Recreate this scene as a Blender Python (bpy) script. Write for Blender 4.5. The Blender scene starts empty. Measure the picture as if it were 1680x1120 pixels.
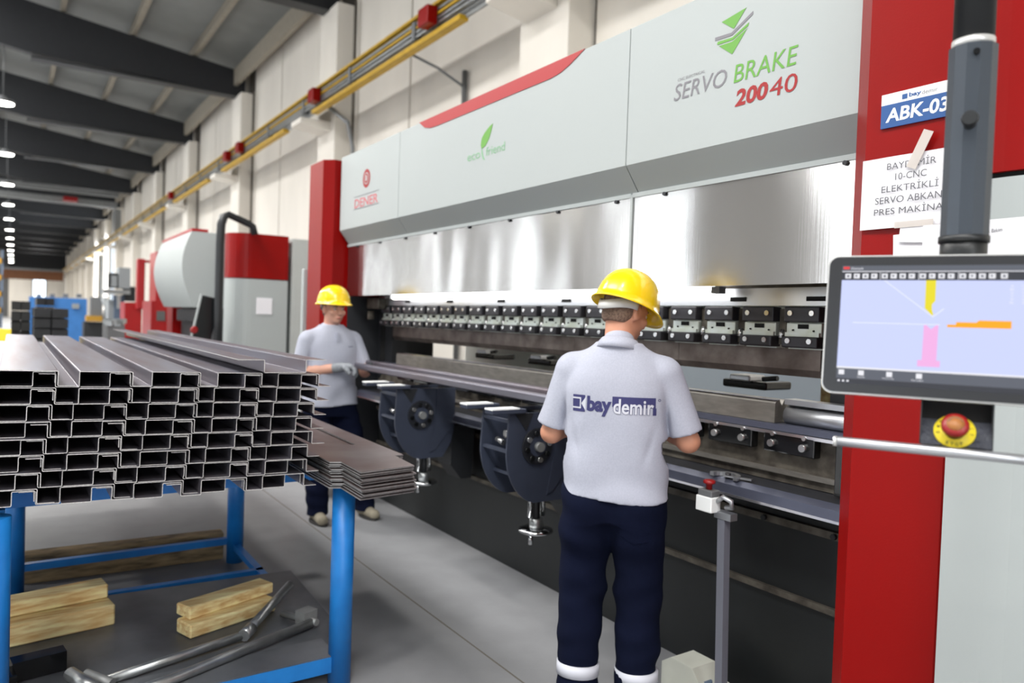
import bpy, bmesh, math, random
import numpy as np
from mathutils import Vector, Matrix
from mathutils.bvhtree import BVHTree
rnd = random.Random(7)
SC = bpy.context.scene
COL = SC.collection
# ------------------------------------------------------------------ camera
F, CX, CY, CAMZ = 1215.0, 840.0, 560.0, 1.57
def _n(v): v = np.array(v, float); return v/np.linalg.norm(v)
_mx = _n([22-CX, 500-CY, F]); _dn = _n([-1553, 45780, 1215])
_X = -_mx; _Z = -_dn; _Z = _n(_Z - _X*np.dot(_X, _Z)); _Y = np.cross(_Z, _X)
MW = np.array([_X, _Y, _Z])                     # camera axes -> world (X along the machine, Y into it)
cam = bpy.data.cameras.new('camera'); cam.sensor_width = 36; cam.lens = F/1680*36
cam.clip_start = .05; cam.clip_end = 400
camo = bpy.data.objects.new('camera', cam); COL.objects.link(camo)
R3 = Matrix([[MW[i, 0], -MW[i, 1], -MW[i, 2]] for i in range(3)])
camo.matrix_world = Matrix.Translation((0, 0, CAMZ)) @ R3.to_4x4()
cam.dof.use_dof = True; cam.dof.focus_distance = 2.35; cam.dof.aperture_fstop = 2.15
SC.camera = camo
C0 = np.array([0, 0, CAMZ])
def on(px, py, ax, val):                        # where a sight line meets the plane axis = val (layout of far objects)
    r = MW @ np.array([px-CX, py-CY, F]); return C0 + r*(val-C0[ax])/r[ax]
# ------------------------------------------------------------------ world, lights, exposure
SC.view_settings.view_transform = 'Standard'; SC.view_settings.look = 'None'
SC.view_settings.exposure = 0.27; SC.view_settings.gamma = 1; SC.view_settings.use_curve_mapping = False
wd = bpy.data.worlds.new('world'); SC.world = wd; wd.use_nodes = True
wd.node_tree.nodes['Background'].inputs[0].default_value = (.86, .93, 1, 1)
wd.node_tree.nodes['Background'].inputs[1].default_value = 3.0
try:
    SC.cycles.max_bounces = 7; SC.cycles.diffuse_bounces = 4; SC.cycles.glossy_bounces = 4
    SC.cycles.sample_clamp_indirect = 6; SC.cycles.caustics_reflective = False; SC.cycles.caustics_refractive = False
except Exception: pass
def area(name, loc, rot, sx, sy, w, col=(1, .98, .95)):
    l = bpy.data.lights.new(name, 'AREA'); l.shape = 'RECTANGLE'; l.size = sx; l.size_y = sy; l.energy = w; l.color = col
    o = bpy.data.objects.new(name, l); o.location = loc; o.rotation_euler = rot; COL.objects.link(o); return o
WIN_X = [13, 5, -3, -11, -19, -27, -35, -43]                     # tall windows of the wall behind the photographer
WS = .42
ROOF_GLOW_X = [12, 4, -4, -12, -20, -28, -36, -44, -52]               # unseen glowing roof panels, added to brighten the hall
for x in WIN_X:
    area('daylight', (x, -13.85, 3.9), (math.radians(90), 0, 0), 1.5, 5.2, 52 if x > -8 else 130, (.95, .98, 1))
area('added_gate_light', (17.8, -5, 3.0), (math.radians(90), 0, math.radians(90)), 6, 5.4, 260, (.95, .98, 1))  # unseen gate light, added to light the hall from the right
LAMPS = [(x, y) for x in (8, 0, -8, -16, -24, -32, -40, -48, -56, -64, -72, -80, -88, -96, -104, -112) for y in (-.3, -7) if (x, y) != (-16, -.3)]  # unseen front row and the furthest lamps were added to brighten the hall
for x, y in LAMPS:
    area('high_bay_light', (x, y, 6.84), (0, 0, 0), .5, .5, 80 if x > -6 else 150 if x > -50 else 380 if x > -84 else 400, (1, .96, .9))
for x in ROOF_GLOW_X:
    area('added_ridge_glow', (x, -4, 9.9), (0, 0, 0), 7, 2.2, 600 if x > -32 else 480, (1, .99, .97))
for x in (-62, -70): area('daylight', (x, 5.85, 4), (math.radians(-90), 0, 0), 3.4, 6, 500, (.97, .98, 1))
# ------------------------------------------------------------------ materials
def lin(c):
    return tuple(((v/255)/12.92 if v/255 <= .04045 else ((v/255+.055)/1.055)**2.4) for v in c)
MATS = {}
def mat(name, rgb, rough=.5, metal=0., var=.0, vs=6., bump=0., bs=40., emit=0., stretch=(1, 1, 1), spec=.5, rgb2=None, coat=0., aniso=0., alpha=1.):
    m = bpy.data.materials.new(name); m.use_nodes = True; nt = m.node_tree; b = nt.nodes['Principled BSDF']
    c = lin(rgb)
    b.inputs['Base Color'].default_value = (*c, 1); b.inputs['Roughness'].default_value = rough
    b.inputs['Metallic'].default_value = metal; b.inputs['Specular IOR Level'].default_value = spec
    b.inputs['Coat Weight'].default_value = coat; b.inputs['Anisotropic'].default_value = aniso
    b.inputs['Alpha'].default_value = alpha
    if emit:
        b.inputs['Emission Color'].default_value = (*c, 1); b.inputs['Emission Strength'].default_value = emit
        b.inputs['Base Color'].default_value = (*[v*.2 for v in c], 1)
    if var or rgb2 or bump:
        tc = nt.nodes.new('ShaderNodeTexCoord'); mp = nt.nodes.new('ShaderNodeMapping'); mp.inputs['Scale'].default_value = stretch
        nt.links.new(tc.outputs['Object'], mp.inputs[0])
    if var or rgb2:
        nz = nt.nodes.new('ShaderNodeTexNoise'); nz.inputs['Scale'].default_value = vs; nz.inputs['Detail'].default_value = 5
        nt.links.new(mp.outputs[0], nz.inputs['Vector'])
        rp = nt.nodes.new('ShaderNodeValToRGB'); rp.color_ramp.elements[0].position = .32; rp.color_ramp.elements[1].position = .68
        c2 = lin(rgb2) if rgb2 else tuple(v*(1-var) for v in c)
        rp.color_ramp.elements[0].color = (*c2, 1); rp.color_ramp.elements[1].color = (*[min(1, v*(1+var*.4)) for v in c], 1)
        nt.links.new(nz.outputs['Fac'], rp.inputs[0]); nt.links.new(rp.outputs[0], b.inputs['Base Color'])
    if bump:
        n2 = nt.nodes.new('ShaderNodeTexNoise'); n2.inputs['Scale'].default_value = bs; n2.inputs['Detail'].default_value = 4
        nt.links.new(mp.outputs[0], n2.inputs['Vector'])
        bp = nt.nodes.new('ShaderNodeBump'); bp.inputs['Strength'].default_value = bump; bp.inputs['Distance'].default_value = .01
        nt.links.new(n2.outputs['Fac'], bp.inputs['Height']); nt.links.new(bp.outputs[0], b.inputs['Normal'])
    MATS[name] = m; return m
mat('wall_cream', (238, 233, 224), .8, var=.09, vs=.8, stretch=(1, 1, .35))
mat('wall_grey', (150, 150, 148), .8, var=.2, vs=.5)
mat('joint', (98, 92, 84), .9)
mat('roof_sheet', (128, 130, 128), .6, var=.12, vs=1.2)
mat('purlin', (150, 143, 130), .7, var=.1)
mat('rafter_paint', (38, 40, 44), .5, var=.1)
mat('girder_rust', (120, 76, 46), .7, var=.2)
mat('yellow_steel', (196, 156, 32), .55, var=.15)
mat('guard_green', (214, 222, 214), .5)
mat('guard_grey', (206, 212, 220), .5)
mat('backdrop_blue', (134, 142, 150), .5)
mat('post_grey', (104, 106, 116), .5)
mat('galv', (176, 179, 180), .35, metal=.85, var=.2, vs=18, bump=.05)
mat('galv_dull', (150, 152, 152), .55, metal=.5, var=.2, vs=10)
mat('red_paint', (138, 4, 2), .36, spec=.2, var=.06, vs=2, coat=.0, bump=.05, bs=260)
mat('red_far', (168, 22, 24), .35, var=.08)
mat('white_paint', (172, 178, 178), .5, var=.02, vs=1, spec=.25, bump=.03, bs=300)
mat('grey_white', (186, 190, 188), .45, var=.03)
mat('frame_black', (34, 36, 40), .5, var=.2, vs=4)
mat('base_black', (26, 29, 30), .45, var=.25, vs=3)
mat('bluegrey', (56, 62, 78), .45, var=.12, vs=6)
mat('tray', (36, 38, 44), .4, var=.2, vs=9)
mat('tray_lip', (96, 100, 118), .3, metal=.5, var=.15)
mat('clamp_black', (52, 51, 56), .42, metal=.3, var=.1, vs=20)
mat('zinc', (214, 222, 220), .4, metal=.35, var=.1, vs=14, rgb2=(200, 206, 192))
mat('screw', (205, 205, 205), .25, metal=.9)
mat('tool_steel', (124, 114, 108), .45, metal=.6, var=.3, vs=9, bump=.08, bs=60, rgb2=(86, 74, 68))
mat('die_steel', (132, 128, 122), .4, metal=.6, var=.22, vs=12, stretch=(1, 1, 4))
mat('bright_edge', (226, 226, 232), .18, metal=.9)
mat('dirty_steel', (104, 99, 90), .55, metal=.4, var=.4, vs=14, rgb2=(60, 54, 48))
mat('chrome', (210, 212, 214), .12, metal=1)
mat('black_hole', (6, 6, 7), .9)
mat('blue_paint', (26, 122, 200), .4, var=.1, vs=7, rgb2=(22, 108, 184))
mat('channel_steel', (128, 128, 140), .4, metal=.65, var=.16, vs=5, stretch=(.25, 3, 3), rgb2=(118, 108, 114))
mat('cut_edge', (214, 212, 210), .4, metal=.3, var=.25, vs=120)
mat('plate_steel', (128, 120, 122), .36, metal=.75, var=.25, vs=3, rgb2=(98, 76, 74))
mat('plate_edge', (142, 140, 140), .45, metal=.4, var=.3, vs=40, stretch=(1, 1, .1))
mat('timber', (255, 232, 176), .85, var=.25, vs=4, stretch=(9, 1.2, 12), rgb2=(214, 172, 112), bump=.2, bs=20)
mat('timber_dirty', (170, 146, 110), .9, var=.3, vs=6, stretch=(3, 1, 6), rgb2=(96, 82, 62))
mat('oily_sheet', (108, 111, 116), .42, metal=.3, var=.35, vs=2.4, rgb2=(70, 73, 78))
mat('black_gloss', (20, 21, 23), .12, spec=.6)
mat('bezel', (42, 43, 46), .3)
mat('silver_rim', (214, 214, 212), .3, metal=.4)
mat('pole_sleeve', (70, 76, 84), .32, metal=.45, bump=.06, bs=220)
mat('pole_black', (32, 34, 36), .4, bump=.04, bs=200)
mat('textured_black', (38, 42, 54), .3, spec=.6, bump=.5, bs=260)
mat('estop_red', (140, 18, 20), .35)
mat('estop_yellow', (232, 210, 46), .45)
mat('estop_orange', (158, 100, 46), .5)
mat('print_dark', (40, 38, 30), .7)
mat('alu', (190, 192, 196), .34, metal=.85)
mat('paper', (236, 235, 240), .8, var=.02, vs=3)
mat('print_grey', (96, 96, 102), .8)
mat('tape', (214, 206, 200), .5, alpha=.75)
mat('sign_blue', (38, 82, 142), .5)
mat('sign_white', (238, 240, 240), .5)
mat('logo_green', (96, 156, 58), .5)
mat('logo_pale_green', (124, 176, 132), .5)
mat('logo_grey', (120, 118, 124), .5)
mat('logo_red', (150, 10, 16), .5)
mat('stripe_red', (166, 24, 30), .4)
mat('logo_pink', (196, 104, 110), .5)
mat('shirt', (178, 181, 195), .9, var=.05, vs=160, bump=.05, bs=500, rgb2=(171, 174, 189))
mat('shirt_print', (56, 56, 104), .8)
mat('navy', (15, 20, 40), .9, var=.15, vs=5, spec=.08, bump=.15, bs=300)
mat('reflective', (204, 206, 216), .5)
mat('skin', (206, 146, 118), .5, var=.08, vs=9)
mat('skin_young', (218, 164, 142), .5, var=.08, vs=9)
mat('hair', (132, 108, 92), .8, var=.3, vs=120, rgb2=(92, 72, 60))
mat('hair_dark', (36, 28, 24), .7)
mat('lips', (176, 92, 84), .5)
mat('eye_white', (225, 220, 214), .3)
mat('eye_dark', (30, 22, 18), .2)
mat('hat_yellow', (252, 210, 8), .25, spec=.5, coat=.3)
mat('hat_band', (206, 206, 204), .5)
mat('glove', (140, 144, 150), .9, var=.15, vs=60)
mat('glove_palm', (46, 48, 54), .8)
mat('shoe', (150, 142, 124), .8, var=.25, vs=20)
mat('sole', (50, 48, 46), .8)
mat('pedal', (206, 208, 198), .5, var=.08)
mat('machine_blue', (58, 124, 196), .5, var=.08)
mat('dark_stock', (26, 27, 31), .6, var=.4, vs=12)
mat('far_grey', (150, 155, 158), .6)
mat('far_bluegrey', (86, 102, 124), .6)
mat('ochre', (176, 132, 40), .7)
mat('concrete_dark', (96, 96, 96), .8)
mat('lamp_glow', (255, 252, 244), emit=18)
mat('tube_glow', (255, 253, 250), emit=7)
mat('ridge_glow_sheet', (250, 250, 248), emit=2.5)
mat('lamp_body', (120, 122, 124), .5, metal=.5)
mat('glass', (235, 240, 245), .05, spec=.5)
g = MATS['glass']; gb = g.node_tree.nodes['Principled BSDF']; gb.inputs['Transmission Weight'].default_value = 1; gb.inputs['IOR'].default_value = 1.02
def uic(n, c, e=1.0):
    m = mat(n, c, .5, emit=e, spec=.1); m.node_tree.nodes['Principled BSDF'].inputs['Base Color'].default_value = (.01, .01, .012, 1); return m
uic('ui_canvas', (196, 204, 244), .95); uic('ui_bar', (100, 104, 114), .8); uic('ui_dark', (64, 66, 72), .8); uic('ui_white', (240, 240, 246), .85)
uic('ui_yellow', (236, 222, 40), .85); uic('ui_orange', (250, 170, 20), .9); uic('ui_pink', (244, 180, 232), .85); uic('ui_line', (228, 232, 248), .95); uic('ui_red', (220, 60, 60))
# floor: concrete with paler and darker lanes running along the machine
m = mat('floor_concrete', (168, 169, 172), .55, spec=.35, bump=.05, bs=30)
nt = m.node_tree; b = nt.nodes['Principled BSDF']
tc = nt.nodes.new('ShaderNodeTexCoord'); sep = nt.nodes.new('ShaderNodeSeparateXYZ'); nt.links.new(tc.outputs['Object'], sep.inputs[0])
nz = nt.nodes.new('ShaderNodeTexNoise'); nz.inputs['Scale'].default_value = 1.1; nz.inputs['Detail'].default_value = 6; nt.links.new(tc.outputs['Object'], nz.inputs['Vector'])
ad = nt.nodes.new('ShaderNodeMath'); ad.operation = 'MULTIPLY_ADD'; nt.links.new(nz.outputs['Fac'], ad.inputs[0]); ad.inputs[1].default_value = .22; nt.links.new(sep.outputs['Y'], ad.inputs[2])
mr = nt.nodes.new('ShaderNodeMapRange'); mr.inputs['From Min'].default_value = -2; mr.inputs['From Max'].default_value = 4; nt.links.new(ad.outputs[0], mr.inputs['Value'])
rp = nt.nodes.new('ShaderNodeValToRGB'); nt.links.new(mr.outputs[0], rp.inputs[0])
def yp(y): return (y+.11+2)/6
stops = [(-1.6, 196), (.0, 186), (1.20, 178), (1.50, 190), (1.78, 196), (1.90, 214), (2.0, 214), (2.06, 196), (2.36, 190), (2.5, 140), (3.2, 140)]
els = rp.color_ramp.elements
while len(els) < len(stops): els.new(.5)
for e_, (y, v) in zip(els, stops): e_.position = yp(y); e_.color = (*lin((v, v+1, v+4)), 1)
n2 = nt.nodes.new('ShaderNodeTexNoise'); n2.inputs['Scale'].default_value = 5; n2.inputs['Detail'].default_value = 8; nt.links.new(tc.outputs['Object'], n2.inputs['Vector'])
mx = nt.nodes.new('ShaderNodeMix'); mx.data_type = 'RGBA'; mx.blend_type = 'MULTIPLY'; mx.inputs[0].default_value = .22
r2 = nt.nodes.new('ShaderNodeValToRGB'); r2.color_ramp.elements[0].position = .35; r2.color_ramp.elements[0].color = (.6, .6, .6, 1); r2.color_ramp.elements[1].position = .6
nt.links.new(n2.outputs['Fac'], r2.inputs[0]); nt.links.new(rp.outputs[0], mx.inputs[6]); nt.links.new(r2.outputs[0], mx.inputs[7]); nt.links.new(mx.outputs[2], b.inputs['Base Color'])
# brushed stainless: vertical brushing and a gentle buckling of the sheet along its length
m = mat('stainless', (186, 184, 182), .2, metal=1, aniso=.85)
nt = m.node_tree; b = nt.nodes['Principled BSDF']
tc = nt.nodes.new('ShaderNodeTexCoord'); mp = nt.nodes.new('ShaderNodeMapping'); mp.inputs['Scale'].default_value = (1.0, 1, .5); nt.links.new(tc.outputs['Object'], mp.inputs[0])
nz = nt.nodes.new('ShaderNodeTexNoise'); nz.inputs['Scale'].default_value = 2.2; nz.inputs['Detail'].default_value = 1; nt.links.new(mp.outputs[0], nz.inputs['Vector'])
bp = nt.nodes.new('ShaderNodeBump'); bp.inputs['Strength'].default_value = .22; bp.inputs['Distance'].default_value = .05; nt.links.new(nz.outputs['Fac'], bp.inputs['Height'])
mp2 = nt.nodes.new('ShaderNodeMapping'); tg = nt.nodes.new('ShaderNodeCombineXYZ'); tg.inputs[2].default_value = 1; nt.links.new(tg.outputs[0], b.inputs['Tangent']); mp2.inputs['Scale'].default_value = (260, 40, 2); nt.links.new(tc.outputs['Object'], mp2.inputs[0])
n3 = nt.nodes.new('ShaderNodeTexNoise'); n3.inputs['Scale'].default_value = 1; nt.links.new(mp2.outputs[0], n3.inputs['Vector'])
b2 = nt.nodes.new('ShaderNodeBump'); b2.inputs['Strength'].default_value = .03; b2.inputs['Distance'].default_value = .002; nt.links.new(n3.outputs['Fac'], b2.inputs['Height']); nt.links.new(bp.outputs[0], b2.inputs['Normal'])
nt.links.new(b2.outputs[0], b.inputs['Normal'])
# ------------------------------------------------------------------ mesh builder
class MB:
    def __init__(s): s.bm = bmesh.new(); s.mi = 0
    def _tag(s, n0):
        s.bm.faces.ensure_lookup_table()
        for f in s.bm.faces[n0:]: f.material_index = s.mi
    def box(s, x0, x1, y0, y1, z0, z1, bev=0):
        n0 = len(s.bm.faces)
        P = [(x, y, z) for x in (x0, x1) for y in (y0, y1) for z in (z0, z1)]
        v = [s.bm.verts.new(p) for p in P]
        fs = [s.bm.faces.new([v[i] for i in q]) for q in ((0, 1, 3, 2), (4, 6, 7, 5), (0, 4, 5, 1), (2, 3, 7, 6), (0, 2, 6, 4), (1, 5, 7, 3))]
        if bev:
            ed = {e for f in fs for e in f.edges}
            bmesh.ops.bevel(s.bm, geom=list(ed), offset=bev, segments=2, affect='EDGES', profile=.5)
        s._tag(n0); return s
    def obox(s, c, hx, hy, hz, ux=(1, 0, 0), uy=(0, 1, 0), uz=(0, 0, 1)):
        n0 = len(s.bm.faces); c, ux, uy, uz = map(Vector, (c, ux, uy, uz))
        v = [s.bm.verts.new(c+ux*(hx*a)+uy*(hy*b_)+uz*(hz*d)) for a in (-1, 1) for b_ in (-1, 1) for d in (-1, 1)]
        for q in ((0, 1, 3, 2), (4, 6, 7, 5), (0, 4, 5, 1), (2, 3, 7, 6), (0, 2, 6, 4), (1, 5, 7, 3)): s.bm.faces.new([v[i] for i in q])
        s._tag(n0); return s
    def prism(s, pts, ax, a0, a1):           # 2-D outline in the two other axes, extruded along ax
        n0 = len(s.bm.faces)
        def P(p, a):
            q = list(p); q.insert(ax, a); return q
        A = [s.bm.verts.new(P(p, a0)) for p in pts]; B = [s.bm.verts.new(P(p, a1)) for p in pts]
        s.bm.faces.new(A); s.bm.faces.new(B[::-1]); n = len(pts)
        for i in range(n): s.bm.faces.new((A[i], B[i], B[(i+1) % n], A[(i+1) % n]))
        s._tag(n0); return s
    def tube(s, path, r, seg=12, cap=True, smooth=True):
        n0 = len(s.bm.faces); path = [Vector(p) for p in path]; rings = []
        rr = r if isinstance(r, (list, tuple)) else [r]*len(path)
        up = None
        for i, p in enumerate(path):
            d = (path[min(i+1, len(path)-1)]-path[max(i-1, 0)]).normalized()
            if up is None:
                up = Vector((0, 0, 1)) if abs(d.z) < .9 else Vector((1, 0, 0))
            a = d.cross(up).normalized(); bb = a.cross(d).normalized(); up = bb
            rings.append([s.bm.verts.new(p+a*(math.cos(2*math.pi*k/seg)*rr[i])+bb*(math.sin(2*math.pi*k/seg)*rr[i])) for k in range(seg)])
        for i in range(len(rings)-1):
            for k in range(seg):
                f = s.bm.faces.new((rings[i][k], rings[i][(k+1) % seg], rings[i+1][(k+1) % seg], rings[i+1][k])); f.smooth = smooth
        if cap: s.bm.faces.new(rings[0][::-1]); s.bm.faces.new(rings[-1])
        s._tag(n0); return s
    def lathe(s, prof, c=(0, 0, 0), ax=(0, 0, 1), seg=24, sx=1, sy=1):   # prof: (radius, height)
        n0 = len(s.bm.faces); ax = Vector(ax).normalized(); u = ax.orthogonal().normalized(); w = ax.cross(u); c = Vector(c); rings = []
        for r, h in prof:
            rings.append([s.bm.verts.new(c+ax*h+u*(max(r, 1e-4)*math.cos(2*math.pi*k/seg)*sx)+w*(max(r, 1e-4)*math.sin(2*math.pi*k/seg)*sy)) for k in range(seg)])
        for i in range(len(rings)-1):
            for k in range(seg):
                f = s.bm.faces.new((rings[i][k], rings[i][(k+1) % seg], rings[i+1][(k+1) % seg], rings[i+1][k])); f.smooth = True
        s.bm.faces.new(rings[0][::-1]); s.bm.faces.new(rings[-1]); s._tag(n0); return s
    def flat(s, pts):
        n0 = len(s.bm.faces); s.bm.faces.new([s.bm.verts.new(p) for p in pts]); s._tag(n0); return s
    def poly(s, verts, faces):
        n0 = len(s.bm.faces); v = [s.bm.verts.new(p) for p in verts]
        for f in faces:
            try: s.bm.faces.new([v[i] for i in f])
            except ValueError: pass
        s._tag(n0); return s
    def build(s, name, mats, parent=None, origin=None, keep=False):
        if not keep: bmesh.ops.recalc_face_normals(s.bm, faces=s.bm.faces)
        me = bpy.data.meshes.new(name)
        if parent is not None: origin = ORG[parent.name]
        elif origin is None:
            xs = [v.co for v in s.bm.verts]
            lo = [min(c[i] for c in xs) for i in range(3)]; hi = [max(c[i] for c in xs) for i in range(3)]
            origin = ((lo[0]+hi[0])/2, (lo[1]+hi[1])/2, lo[2])
        origin = Vector(origin)
        bmesh.ops.translate(s.bm, verts=s.bm.verts, vec=-origin)
        s.bm.to_mesh(me); s.bm.free()
        for m_ in (mats if isinstance(mats, (list, tuple)) else [mats]): me.materials.append(MATS[m_])
        o = bpy.data.objects.new(name, me); COL.objects.link(o)
        if parent is not None: o.parent = parent
        else: o.location = origin
        ORG[o.name] = origin; return o
ORG = {}
def tag(o, label=None, cat=None, group=None, kind=None):
    if label: o['label'] = label
    if cat: o['category'] = cat
    if group: o['group'] = group
    if kind: o['kind'] = kind
    return o
def thing(name, loc, label, cat, group=None):
    o = bpy.data.objects.new(name, None); o.empty_display_size = .1; COL.objects.link(o); o.location = loc; ORG[o.name] = Vector(loc)
    return tag(o, label, cat, group)
def bx(name, x0, x1, y0, y1, z0, z1, m, parent=None, bev=0): return MB().box(x0, x1, y0, y1, z0, z1, bev).build(name, m, parent)
def textgeo(body, bold=0., align='LEFT', spacing=1.):
    cu = bpy.data.curves.new('lettering', 'FONT'); cu.body = body; cu.size = 1; cu.offset = bold; cu.space_character = spacing; cu.align_x = align; cu.resolution_u = 3
    o = bpy.data.objects.new('lettering', cu); COL.objects.link(o)
    dg = bpy.context.evaluated_depsgraph_get(); me = o.evaluated_get(dg).to_mesh()
    V = [tuple(v.co) for v in me.vertices]; Fc = [tuple(p.vertices) for p in me.polygons]
    o.evaluated_get(dg).to_mesh_clear(); bpy.data.objects.remove(o); bpy.data.curves.remove(cu)
    return V, Fc
def text_on(mb, body, o, U, V, bold=0., spacing=1., depth=None):
    """letters fitted to the parallelogram o + a*U + b*V (a, b in 0..1)"""
    vs, fs = textgeo(body, bold, spacing=spacing)
    xs = [v[0] for v in vs]; ys = [v[1] for v in vs]; x0, x1, y0, y1 = min(xs), max(xs), min(ys), max(ys)
    o, U, V = Vector(o), Vector(U), Vector(V)
    mb.poly([o+U*((v[0]-x0)/(x1-x0))+V*((v[1]-y0)/(y1-y0)) for v in vs], fs); return mb
# ------------------------------------------------------------------ signed-distance bodies
class SDF:
    def __init__(s, lo, hi, h):
        s.lo = np.array(lo, float); s.h = h; s.n = np.ceil((np.array(hi)-s.lo)/h).astype(int)+1
        s.D = np.full(s.n, .25, np.float32)
        s.ax = [s.lo[i]+h*np.arange(s.n[i]) for i in range(3)]
    def _sub(s, c, r):
        a = np.clip(((np.array(c)-r-s.lo)/s.h).astype(int), 0, s.n); b_ = np.clip(((np.array(c)+r-s.lo)/s.h).astype(int)+2, 0, s.n)
        sl = tuple(slice(a[i], b_[i]) for i in range(3))
        X, Y, Z = np.meshgrid(*[s.ax[i][sl[i]] for i in range(3)], indexing='ij', sparse=True); return sl, X, Y, Z
    def _mix(s, sl, d, k, sub=False):
        a = s.D[sl]
        if sub: d = -d; hh = np.maximum(k-np.abs(a-d), 0)/k; s.D[sl] = np.maximum(a, d)+hh*hh*k*.25
        else: hh = np.maximum(k-np.abs(a-d), 0)/k; s.D[sl] = np.minimum(a, d)-hh*hh*k*.25
    def cone(s, a, b, ra, rb, k=.02):
        a = np.array(a, float); b = np.array(b, float); c = (a+b)/2; L = np.abs(a-b)/2+max(ra, rb)+k+.03
        sl, X, Y, Z = s._sub(c, L)
        if s.D[sl].size == 0: return s
        ab = b-a; q = max(ab@ab, 1e-9)
        t = np.clip(((X-a[0])*ab[0]+(Y-a[1])*ab[1]+(Z-a[2])*ab[2])/q, 0, 1)
        d = np.sqrt((X-a[0]-t*ab[0])**2+(Y-a[1]-t*ab[1])**2+(Z-a[2]-t*ab[2])**2)-(ra+(rb-ra)*t)
        s._mix(sl, d, k); return s
    def ell(s, c, r, k=.02, R=None, sub=False):
        c = np.array(c, float); r = np.array(r, float); L = max(r)+k+.03
        sl, X, Y, Z = s._sub(c, L)
        if s.D[sl].size == 0: return s
        x, y, z = X-c[0], Y-c[1], Z-c[2]
        if R is not None:
            R = np.array(R); x, y, z = (R[0, 0]*x+R[1, 0]*y+R[2, 0]*z, R[0, 1]*x+R[1, 1]*y+R[2, 1]*z, R[0, 2]*x+R[1, 2]*y+R[2, 2]*z)
        k0 = np.sqrt((x/r[0])**2+(y/r[1])**2+(z/r[2])**2); k1 = np.sqrt((x/r[0]**2)**2+(y/r[1]**2)**2+(z/r[2]**2)**2)+1e-6
        s._mix(sl, k0*(k0-1)/k1, k, sub); return s
    def loft(s, rows, k=.03, p=2.4):          # rows: (z, cx, cy, rx, ry)
        T = np.array(rows, float); T = T[np.argsort(T[:, 0])]; z0, z1 = T[0, 0], T[-1, 0]
        c = np.array([T[:, 1].mean(), T[:, 2].mean(), (z0+z1)/2]); L = np.array([.45, .4, (z1-z0)/2+.05])
        sl, X, Y, Z = s._sub(c, L); zz = Z[0, 0, :]
        f = [(sum(w_*np.interp(zz+o_, T[:, 0], T[:, i]) for o_, w_ in ((-.045, .12), (-.03, .16), (-.015, .2), (0, .04+.0), (.015, .2), (.03, .16), (.045, .12)))/1.0)[None, None, :] for i in (1, 2, 3, 4)]
        q = (np.abs((X-f[0])/f[2])**p+np.abs((Y-f[1])/f[3])**p+1e-9)**(1/p)
        d = (q-1)*np.minimum(f[2], f[3]); d = np.maximum(d, np.maximum(z0-Z, Z-z1)); s._mix(sl, d, k); return s
    def cut(s, nrm, off):                     # keep the side where n.p < off
        X, Y, Z = np.meshgrid(*s.ax, indexing='ij', sparse=True); nrm = _n(nrm)
        s.D = np.maximum(s.D, nrm[0]*X+nrm[1]*Y+nrm[2]*Z-off).astype(np.float32); return s
    def disp(s, fn):
        X, Y, Z = np.meshgrid(*s.ax, indexing='ij', sparse=True); s.D = (s.D+fn(X, Y, Z)).astype(np.float32); return s
    def mesh(s, name, m, xf):
        D = s.D; D[0], D[-1] = 1, 1; D[:, 0], D[:, -1] = 1, 1; D[:, :, 0], D[:, :, -1] = 1, 1
        ins = D < 0; nx, ny, nz = D.shape
        cor = [(i, j, k) for i in (0, 1) for j in (0, 1) for k in (0, 1)]
        cnt = np.zeros((nx-1, ny-1, nz-1), np.int8)
        for i, j, k in cor: cnt += ins[i:nx-1+i, j:ny-1+j, k:nz-1+k]
        act = (cnt > 0) & (cnt < 8); idx = np.argwhere(act); vid = np.full(act.shape, -1, np.int32); vid[act] = np.arange(len(idx))
        vals = {c: D[idx[:, 0]+c[0], idx[:, 1]+c[1], idx[:, 2]+c[2]] for c in cor}
        acc = np.zeros((len(idx), 3)); w = np.zeros(len(idx))
        for a in cor:
            for ax in range(3):
                if a[ax]: continue
                b_ = list(a); b_[ax] = 1; b_ = tuple(b_); va, vb = vals[a], vals[b_]; sg = (va < 0) != (vb < 0)
                t = np.where(sg, va/np.where(np.abs(va-vb) < 1e-9, 1e-9, va-vb), 0)
                for q in range(3): acc[:, q] += np.where(sg, a[q]+(t if q == ax else 0), 0)
                w += sg
        V = (idx+acc/w[:, None])*s.h+s.lo
        faces = []
        for ax in range(3):
            o1, o2 = [(1, 2), (2, 0), (0, 1)][ax]
            sl0 = [slice(1, -1)]*3; sl1 = [slice(1, -1)]*3; sl0[ax] = slice(0, -1); sl1[ax] = slice(1, None)
            A, B = ins[tuple(sl0)], ins[tuple(sl1)]; e = np.argwhere(A != B); fl = A[tuple(e.T)]
            base = e.copy(); base[:, o1] += 1; base[:, o2] += 1
            q = []
            for d1, d2 in ((1, 1), (0, 1), (0, 0), (1, 0)):
                c = base.copy(); c[:, o1] -= d1; c[:, o2] -= d2; q.append(vid[c[:, 0], c[:, 1], c[:, 2]])
            Q = np.stack(q, 1); Q[~fl] = Q[~fl][:, ::-1]; faces.append(Q)
        Fq = np.concatenate(faces); V = V@np.array(xf[0]).T + np.array(xf[1])
        me = bpy.data.meshes.new(name); me.vertices.add(len(V)); me.vertices.foreach_set('co', V.ravel().astype(np.float32))
        me.loops.add(len(Fq)*4); me.loops.foreach_set('vertex_index', Fq.ravel().astype(np.int32))
        me.polygons.add(len(Fq)); me.polygons.foreach_set('loop_start', np.arange(0, len(Fq)*4, 4, dtype=np.int32))
        me.update(calc_edges=True); me.polygons.foreach_set('use_smooth', np.ones(len(Fq), bool)); me.materials.append(MATS[m]); me.validate()
        return me
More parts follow.
